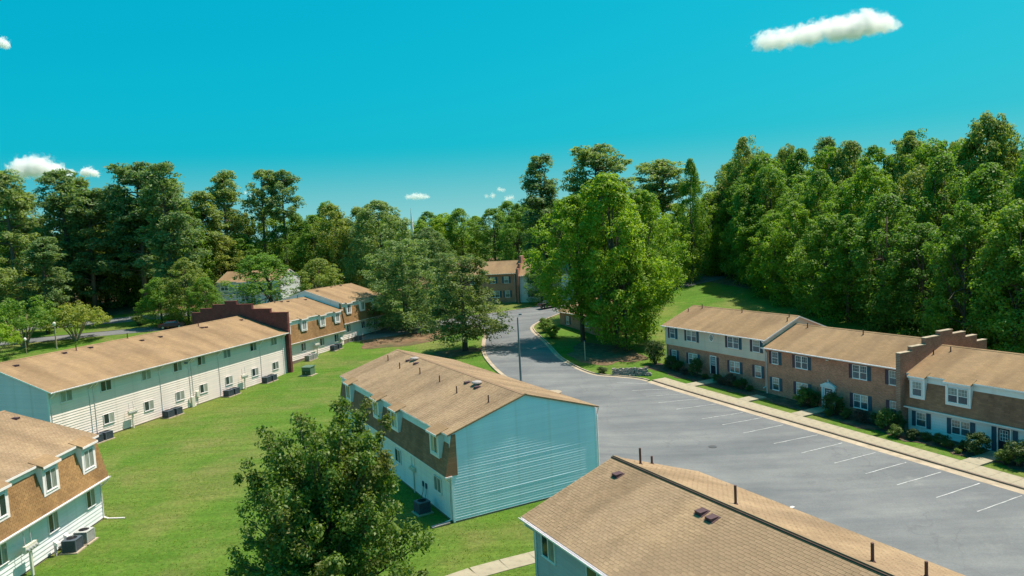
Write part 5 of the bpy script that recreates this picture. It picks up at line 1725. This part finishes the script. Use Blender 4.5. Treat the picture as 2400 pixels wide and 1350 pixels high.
plant('crape_myrtle', 'wide many-stemmed shrub tree beside the road at the far left', MY[0], -77.6, 130.2, 1.05, 1.0, .3, mat='leaf_olive')
plant('crape_myrtle', 'taller rounded many-stemmed tree at the left border of the picture', MY[1], -84.5, 126.8, 1.1, 1.1, 1.4, mat='leaf_wood')
plant('crape_myrtle', 'low yellow-green bushy tree cut by the left border', MY[1], -83.0, 116.5, .75, .8, 4.4, mat='leaf_bright')
plant('maple_tree', 'young maple left of the stepped fire wall top', BL[0], -62.6, 142.0, .7, .65, .2, mat='leaf_olive')
plant('maple_tree', 'short yellow-green maple overhanging the far road', BL[2], -66.8, 140.0, .62, .48, 2.0, mat='leaf_wood')
plant('maple_tree', 'full round maple behind the tan mansard house', BL[1], -43.9, 135.5, 1.12, .68, 3.0, mat='leaf_wood')
plant('maple_tree', 'pale dogwood-like tree at the right of the full round maple', BL[3], -36.6, 139.5, .82, .58, 1.0, mat='leaf_olive')
plant('maple_tree', 'dark leafy tree by the fire wall end', BL[4], -57.9, 139.0, .5, .46, 1.9)
G1 = 'tall pines along the left edge of the sky'
for x, y, h, w, k, lab in ((-100.2, 150, 32.1, 1.25, 0, 'tall pine at the very left edge of the sky'), (-95.1, 160, 31.5, 1.25, 2, 'broad pine just right of the left-hand cloud'),
                           (-90.0, 159, 27.5, 1.35, 0, 'pine with the thick bare trunk standing by the far road'), (-79.5, 160, 32.2, 1.4, 1, 'round-topped pine, highest of the left skyline'),
                           (-68.6, 150, 31.4, 1.2, 2, 'pine with spreading flat limbs right of the highest left pine'), (-68.8, 180, 30.5, 1.1, 0, 'slim pine with dense top, left of the two thin pines'),
                           (-60.3, 182, 30.3, 1.0, 3, 'thin pine with sparse head, left of the thin pair'), (-54.9, 181.5, 30.0, 1.0, 3, 'thin pine with bare straight trunk, right of the thin pair'),
                           (-88.0, 139, 18.5, .95, 0, 'pale bushy pine low at the left border'), (-97.0, 136, 20.0, 1.0, 2, 'dark pine low at the left border')):
    plant('pine_tree', lab, PN[k], x, y, w, h / 28.6, None, G1)
# ---- woods: many alike
ORD = 'first second third fourth fifth sixth seventh eighth ninth tenth eleventh twelfth thirteenth fourteenth fifteenth sixteenth seventeenth eighteenth nineteenth twentieth'.split()
def wood(label, group, pts, hs, ws, mats, kinds, name='woodland_tree'):
    for i, (x, y) in enumerate(pts):
        lab = label.replace('#', ORD[i]) if '#' in label else label
        k = kinds[i % len(kinds)]
        mesh, hn = (BL[k], 20.0) if k < 10 else (PN[k - 10], 28.0)
        hh = hs[0] + (hs[1] - hs[0]) * rnd.random()
        plant(name, lab, mesh, x, y, (ws[0] + (ws[1] - ws[0]) * rnd.random()), hh / hn, None, group, rnd.choice(mats) if k < 10 else None)
def line(p0, p1, n, j=1.5):
    return [(p0[0] + (p1[0] - p0[0]) * (i + .5) / n + rnd.uniform(-j, j), p0[1] + (p1[1] - p0[1]) * (i + .5) / n + rnd.uniform(-j, j)) for i in range(n)]
W = ['leaf_wood', 'leaf_wood', 'leaf_wood', 'leaf_bright', 'leaf_olive']
wood('# leafy tree from the grass slope in the front row of the right-hand wood', 'front trees of the wood at the right', line(su(124, 103), su(95, 93), 5, 1.2) + line(su(93, 92), su(62, 86), 5, 1.2) + line(su(60, 84), su(0, 80), 10, 1.2), (14.5, 19.5), (.72, .95), W, [0, 1, 2, 3, 4])
wood('# taller tree from the grass slope in the second row of the right-hand wood', 'inner trees of the wood at the right', line(su(128, 109), su(95, 100), 5, 1.5) + line(su(94, 98.5), su(64, 93), 5, 1.5) + line(su(62, 91), su(0, 87), 10, 1.5), (20, 24.5), (.8, 1.05), W, [2, 0, 4, 1, 3])
wood('# tall tree from the grass slope on the skyline of the right-hand wood', 'skyline trees of the wood at the right', line(su(134, 116), su(10, 96), 19, 2), (23, 26.5), (.8, 1.05), ['leaf_bright', 'leaf_wood', 'leaf_bright', 'leaf_olive'], [1, 3, 0, 2])
wood('# pale tall tree from the grass slope at the back of the right-hand wood', 'back trees of the wood at the right', line(su(130, 124), su(20, 106), 14, 2.5), (24, 27.5), (.7, .9), ['leaf_olive', 'leaf_wood'], [3, 1, 10, 2, 13])
plant('woodland_tree', 'high pale crown standing above the wood near the right border', BL[1], 66.4, 105, .9, 1.42, None, None, 'leaf_olive')
plant('woodland_tree', 'pale crown sticking up from the wood above the grass slope', BL[3], 49.5, 152, .8, 1.4, None, None, 'leaf_olive')
plant('woodland_tree', 'slender spire-shaped bright tree beside the big clump', BL[2], 36.0, 147.0, .55, 1.25, None, None, 'leaf_bright')
LW = ['leaf_wood', 'leaf_wood', 'leaf_olive']
wood('# leafy tree from the left border in the front row of the left-hand wood', 'trees of the left-hand wood', line((-135, 152), (-96, 158), 6), (15, 22), (.8, 1.1), LW, [0, 3, 2, 4, 1])
wood('# leafy tree from the thick-trunked pine towards the round-topped pine', 'trees of the left-hand wood', [(x_, y_ + (20 if -73 < x_ < -44 else 0)) for x_, y_ in line((-92, 168), (-34, 174), 12)], (18, 23), (.8, 1.1), LW, [0, 3, 2, 4, 1])
wood('# leafy tree from the left border in the back row of the left-hand wood', 'trees of the left-hand wood', line((-130, 168), (-40, 182), 14, 2.5), (15, 22), (.8, 1.1), LW, [0, 3, 2, 4, 1])
wood('# inner pine from the left border behind the tall left-hand pines', 'inner pines of the left-hand wood', line((-132, 163), (-70, 176), 9, 2.5), (25, 30), (1.0, 1.25), W, [10, 12, 10, 11], 'pine_tree')
FW_ = ['leaf_wood', 'leaf_bright', 'leaf_bright']
wood('# low tree right of the thin pines before the far wood', 'far trees in the middle', line((-52, 188), (-30, 196), 5, 2), (14.5, 18), (.85, 1.05), FW_, [0, 1, 2, 4])
wood('# bright tree from the round-topped pine in the far middle wood', 'far trees in the middle', line((-28, 205), (32, 212), 9, 2), (14.5, 18), (.85, 1.05), FW_, [0, 1, 2, 4])
wood('# distant tree from the thin pines at the back of the middle wood', 'far trees in the middle', line((-60, 215), (40, 225), 13, 3), (14.5, 18), (.85, 1.05), FW_, [0, 1, 2, 4])
wood('# leafy tree behind the big bright clump', 'trees behind the big clump', [(16, 124), (24, 132), (30, 145), (20, 162), (29, 168), (38, 162), (12, 172), (2, 178), (42, 152)], (14, 19), (.75, .95), ['leaf_wood', 'leaf_bright'], [1, 0, 3])
plant('woodland_tree', 'dark dense tree right of the far brick house', BL[4], 5.6, 141.5, .5, .42, None, None, 'leaf_wood')

# ---- shrubs
def shrub(seed, n=3400, leaf=.11, stem=True):
    rg = np.random.default_rng(seed)
    k = 46
    d = _unit(rg.normal(size=(k, 3)) + np.array([0, 0, .25]))
    C = d * rg.uniform(.35, .78, (k, 1)) * np.array([1, 1, 1.0]) + np.array([0, 0, .95])
    C[:, 2] = np.maximum(C[:, 2], .28)
    r = rg.uniform(.2, .36, k)
    P, Nn, dd = clump_points(C, np.stack([r, r, r * .9], -1), n // k, rg, up=.2, shell=(.4, 1.0), nj=.6)
    fol = leaf_mesh('foliage', P, Nn, rg, leaf, leaf * .6, 'leaf_shrub')
    mb = MB()
    for i in range(8):
        a = i * .8
        mb.tube([(math.cos(a) * .05, math.sin(a) * .05, -.25), (math.cos(a) * .18, math.sin(a) * .18, .4), (math.cos(a) * .42, math.sin(a) * .42, 1.0)], [.04, .03, .012], 5)
    return fol, mb.mesh('stem', 'bark', True)
SH = [shrub(s) for s in (81, 82, 83)]
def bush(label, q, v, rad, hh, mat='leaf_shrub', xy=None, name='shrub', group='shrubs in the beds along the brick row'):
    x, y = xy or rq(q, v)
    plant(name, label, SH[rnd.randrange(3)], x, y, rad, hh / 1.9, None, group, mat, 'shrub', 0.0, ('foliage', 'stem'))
bush('big dark evergreen bush at the far corner of the beige-sided house', -7.6, 6.4, 1.5, 3.1)
bush('dark bush under the first ground-floor window of the beige-sided house', -4.6, 6.3, 1.15, 1.8)
bush('dark spreading bush between the first two ground-floor windows', -3.0, 6.2, 1.0, 1.4)
bush('small round grey-green bush before the holly', -1.3, 5.7, .62, .95, 'leaf_heather')
bush('dark holly left of the beige-sided house door', .3, 6.1, 1.05, 2.3)
bush('low grey bush at the beige-sided house door', 1.7, 6.2, .5, .7)
bush('small dark bush right of the beige-sided house door', 3.6, 6.3, .7, 1.0)
bush('brownish low bush under the wide window right of the door', 4.7, 5.9, .7, .9, 'leaf_heather')
bush('tall brown twiggy bush under the wide window', 5.9, 6.2, .95, 1.5, 'leaf_heather')
bush('dark bush at the downspout of the beige-sided house', 7.4, 6.1, .95, 1.3)
bush('low dark bush at the step between the two houses', 8.6, 6.2, .6, .7)
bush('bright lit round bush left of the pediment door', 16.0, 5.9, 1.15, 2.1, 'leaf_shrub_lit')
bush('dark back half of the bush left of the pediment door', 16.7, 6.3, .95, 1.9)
bush('big dark round bush right of the pediment door', 19.6, 5.9, 1.3, 2.2)
bush('small dark bush in front of the big round one', 19.7, 4.9, .5, .7)
bush('low dark bush under the wide brick-house window', 21.2, 5.5, .75, 1.1)
bush('brownish bush left of the fire wall', 22.6, 5.7, .9, 1.3, 'leaf_heather')
bush('dark bush beside the tall lit one at the fire wall', 23.9, 6.0, .75, 1.2)
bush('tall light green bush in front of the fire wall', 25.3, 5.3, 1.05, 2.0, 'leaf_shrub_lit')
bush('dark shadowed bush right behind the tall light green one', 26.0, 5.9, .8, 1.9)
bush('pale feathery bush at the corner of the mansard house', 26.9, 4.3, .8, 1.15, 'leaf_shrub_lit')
bush('dark low bush next to the pale feathery one', 28.0, 4.8, .72, 1.0)
bush('dark round bush under the mansard house\'s first window', 28.9, 5.3, .62, .8)
bush('second dark round bush under the mansard house\'s first window', 30.1, 5.4, .78, 1.0)
bush('small dark bush before the paired window', 31.0, 4.9, .62, .75)
bush('dark bush below the paired window', 31.9, 5.4, .62, .85)
bush('tiny yellow-green plant at the bed edge', 32.1, 4.4, .34, .45, 'leaf_hedge')
bush('big dark bush left of the mansard house door', 33.0, 5.2, 1.15, 1.95)
bush('big dark bush right of the mansard house door', 36.1, 5.2, 1.3, 2.0)
bush('light-tipped bush in front of the right-hand door bush', 35.3, 4.7, .7, 1.2, 'leaf_shrub_lit')
bush('dark low bush at the right border', 38.0, 4.9, 1.0, 1.1)
for q_, lab in ((0, 'yellow-green ball hedge by the road, farthest of the three'), (1, 'yellow-green ball hedge by the road, middle of the three'), (2, 'yellow-green ball hedge by the road, nearest of the three')):
    bush(lab, 0, 0, (1.35, 1.35, 1.5)[q_], (1.7, 1.8, 2.0)[q_], 'leaf_hedge', ((4.9, 117.6), (4.9, 113.6), (5.6, 109.3))[q_], 'hedge_ball', 'clipped ball hedges by the road')
bush('bush at the left end of the stone wall', 0, 0, .9, .9, 'leaf_shrub', (10.4, 88.2), 'shrub', 'bushes under the big clump')
bush('low bush by the far left road', 0, 0, 1.8, 2.2, 'leaf_olive', (-72.5, 142.5), 'shrub', 'bushes by the far left road')
bush('low dark bush under the bushy conifer', 0, 0, 1.4, 1.4, 'leaf_shrub', (-14.0, 121.0), 'shrub', 'bushes under the big clump')

# ---- turf: loose blades standing out of the mown lawn
def build_turf():
    rg = np.random.default_rng(7)
    # denser close to the camera, thinning with distance
    n = 110000
    y = 24 + 76 * rg.random(n) ** 1.25
    x = -44 + 60 * rg.random(n)
    # keep off houses and paving: half-plane tests in each house frame
    def inside(o, a, L, D, m=.1):
        dx, dy = x - o[0], y - o[1]
        u, v = dx * math.cos(a) + dy * math.sin(a), -dx * math.sin(a) + dy * math.cos(a)
        return (u > -m) & (u < L + m) & (v > -m) & (v < D + m)
    bad = inside(oA, angA, 26, 12) | inside(oB, angB, 35.6, 15) | inside(oC, angC, 24.1, 10.8) | inside((.41, 31.08), math.atan2(-.89, .456), 27, 9) | inside(oB2, ang2, 28, 14)
    u = .913 * x + .408 * y
    bad |= (u > 26) & (x > -8)
    bad |= (u > 33)
    for k in range(len(pp) - 1):                           # the foreground footpath
        d = pp[k + 1] - pp[k]; l2 = float(d @ d)
        t = np.clip(((x - pp[k][0]) * d[0] + (y - pp[k][1]) * d[1]) / l2, 0, 1)
        bad |= np.hypot(x - pp[k][0] - t * d[0], y - pp[k][1] - t * d[1]) < .75
    # tufts gather in drifts
    f = np.sin(x * .9 + np.sin(y * .7) * 2) * np.sin(y * 1.1 + np.sin(x * .5) * 2)
    bad |= rg.random(n) > .55 + .45 * f
    x, y = x[~bad], y[~bad]
    z = tz(x, y)
    m_ = len(x)
    Nn = _unit(np.stack([rg.normal(size=m_), rg.normal(size=m_), np.full(m_, .9)], -1))
    T = _unit(np.stack([rg.normal(size=m_) * .7, rg.normal(size=m_) * .7, np.ones(m_)], -1))
    P = np.stack([x, y, z + .03], -1)
    me = leaf_mesh('grass', P, Nn, rg, .10, .05, 'blade', .05, T)
    tag(put('grass', me), 'loose blades of the mown lawn between the houses', 'grass', kind='stuff')
build_turf()

# ================================================================== clouds
def cloud(label, puffs, dens, group=None):
    rg = random.Random(len(puffs))
    c = Vector((sum(p[0] for p in puffs) / len(puffs), sum(p[1] for p in puffs) / len(puffs), sum(p[2] for p in puffs) / len(puffs)))
    mb = MB()
    for (x, y, z, r) in puffs:
        for _ in range(1):
            rr = r * 1.7
            q = Vector((x, y, z)) - c
            n, m = 10, 6
            vs = [(q.x, q.y, q.z - rr * .75)]
            for j in range(1, m):
                f = math.pi * j / m
                for k in range(n):
                    t = 2 * math.pi * k / n
                    vs.append((q.x + rr * 1.15 * math.sin(f) * math.cos(t), q.y + rr * 1.15 * math.sin(f) * math.sin(t), q.z - rr * .8 * math.cos(f)))
            vs.append((q.x, q.y, q.z + rr * .8))
            fs = [(0, 1 + (k + 1) % n, 1 + k) for k in range(n)]
            for j in range(m - 2):
                for k in range(n):
                    a, b = 1 + j * n + k, 1 + j * n + (k + 1) % n
                    fs.append((a, b, b + n, a + n))
            last = len(vs) - 1
            fs += [(last, 1 + (m - 2) * n + k, 1 + (m - 2) * n + (k + 1) % n) for k in range(n)]
            mb.add(vs, fs)
    o = mb.build('cloud', None, None, True, c)
    size = max(p[3] for p in puffs)
    md = o.modifiers.new('union', 'REMESH'); md.mode = 'VOXEL'; md.voxel_size = size * .14
    m = bpy.data.materials.new('cloud_vapour'); m.use_nodes = True
    nt = m.node_tree; nt.nodes.clear()
    out = nt.nodes.new('ShaderNodeOutputMaterial')
    vol = nt.nodes.new('ShaderNodeVolumePrincipled')
    vol.inputs['Color'].default_value = (1, 1, 1, 1); vol.inputs['Anisotropy'].default_value = 0.2
    v = coords(nt)
    def math_n(op, x, y):
        n_ = nt.nodes.new('ShaderNodeMath'); n_.operation = op
        for k, t_ in enumerate((x, y)):
            if hasattr(t_, 'is_output'): nt.links.new(t_, n_.inputs[k])
            else: n_.inputs[k].default_value = t_
        return n_.outputs[0]
    field = None
    for (x, y, z, r) in puffs:                            # vapour thins out away from the heart of each puff
        d = nt.nodes.new('ShaderNodeVectorMath'); d.operation = 'DISTANCE'
        nt.links.new(v, d.inputs[0]); d.inputs[1].default_value = (x - c.x, y - c.y, z - c.z)
        f1 = math_n('MAXIMUM', math_n('SUBTRACT', 1.0, math_n('DIVIDE', d.outputs['Value'], r * 1.45)), 0.0)
        field = f1 if field is None else math_n('ADD', field, f1)
    nz_ = math_n('SUBTRACT', noise(nt, v, 2.4 / size, 7, 0.62), 0.5)
    tot = math_n('ADD', field, math_n('MULTIPLY', nz_, 2.1))
    mr = nt.nodes.new('ShaderNodeMapRange'); mr.interpolation_type = 'SMOOTHSTEP'
    mr.inputs['From Min'].default_value, mr.inputs['From Max'].default_value = 0.34, 0.95
    nt.links.new(tot, mr.inputs['Value'])
    nt.links.new(math_n('MULTIPLY', mr.outputs['Result'], dens / size), vol.inputs['Density'])
    nt.links.new(vol.outputs[0], out.inputs['Volume'])
    o.data.materials.append(m)
    tag(o, label, 'cloud', group)
    return o
for lab, puffs, dens in (
    ('long white puffy cloud high at the right', [(522, 1500, 360, 20), (547, 1500, 362, 21), (576, 1500, 364, 22), (606, 1500, 370, 21), (632, 1500, 375, 21), (661, 1500, 378, 23), (691, 1500, 378, 25), (721, 1500, 382, 26), (729, 1500, 396, 15), (750, 1500, 382, 23), (772, 1500, 381, 17), (790, 1500, 376, 10), (670, 1500, 364, 16), (704, 1500, 364, 14), (559, 1500, 355, 11), (619, 1500, 359, 15)], 6.0),
    ('white cloud resting on the tree tops at the far left', [(-1694, 2600, 309, 36), (-1649, 2600, 318, 42), (-1597, 2600, 315, 41), (-1547, 2600, 298, 30), (-1511, 2600, 284, 21)], 5.0),
    ('small white cloud right of the low left-hand cloud', [(-1466, 2600, 289, 15), (-1444, 2600, 292, 20), (-1422, 2600, 282, 14)], 4.0),
    ('bit of cloud cut by the upper left border', [(-1321, 2000, 577, 14), (-1303, 2000, 578, 15), (-1297, 2000, 567, 10)], 2.5),
    ('tiny flat cloud above the far middle trees', [(-430, 3200, 174, 13), (-408, 3200, 175, 16), (-385, 3200, 176, 19), (-362, 3200, 173, 16), (-342, 3200, 171, 12)], 1.3),
    ('small broken cloud left of the tall dark pine', [(-89, 3200, 159, 11), (-61, 3200, 160, 15), (-32, 3200, 186, 13), (-14, 3200, 181, 11), (-1, 3200, 144, 15), (21, 3200, 148, 13)], 1.1),
    ('faint small cloud behind the thin pines', [(-1120, 3200, 230, 11), (-1094, 3200, 217, 13)], 1.0)):
    cloud(lab, puffs, dens)
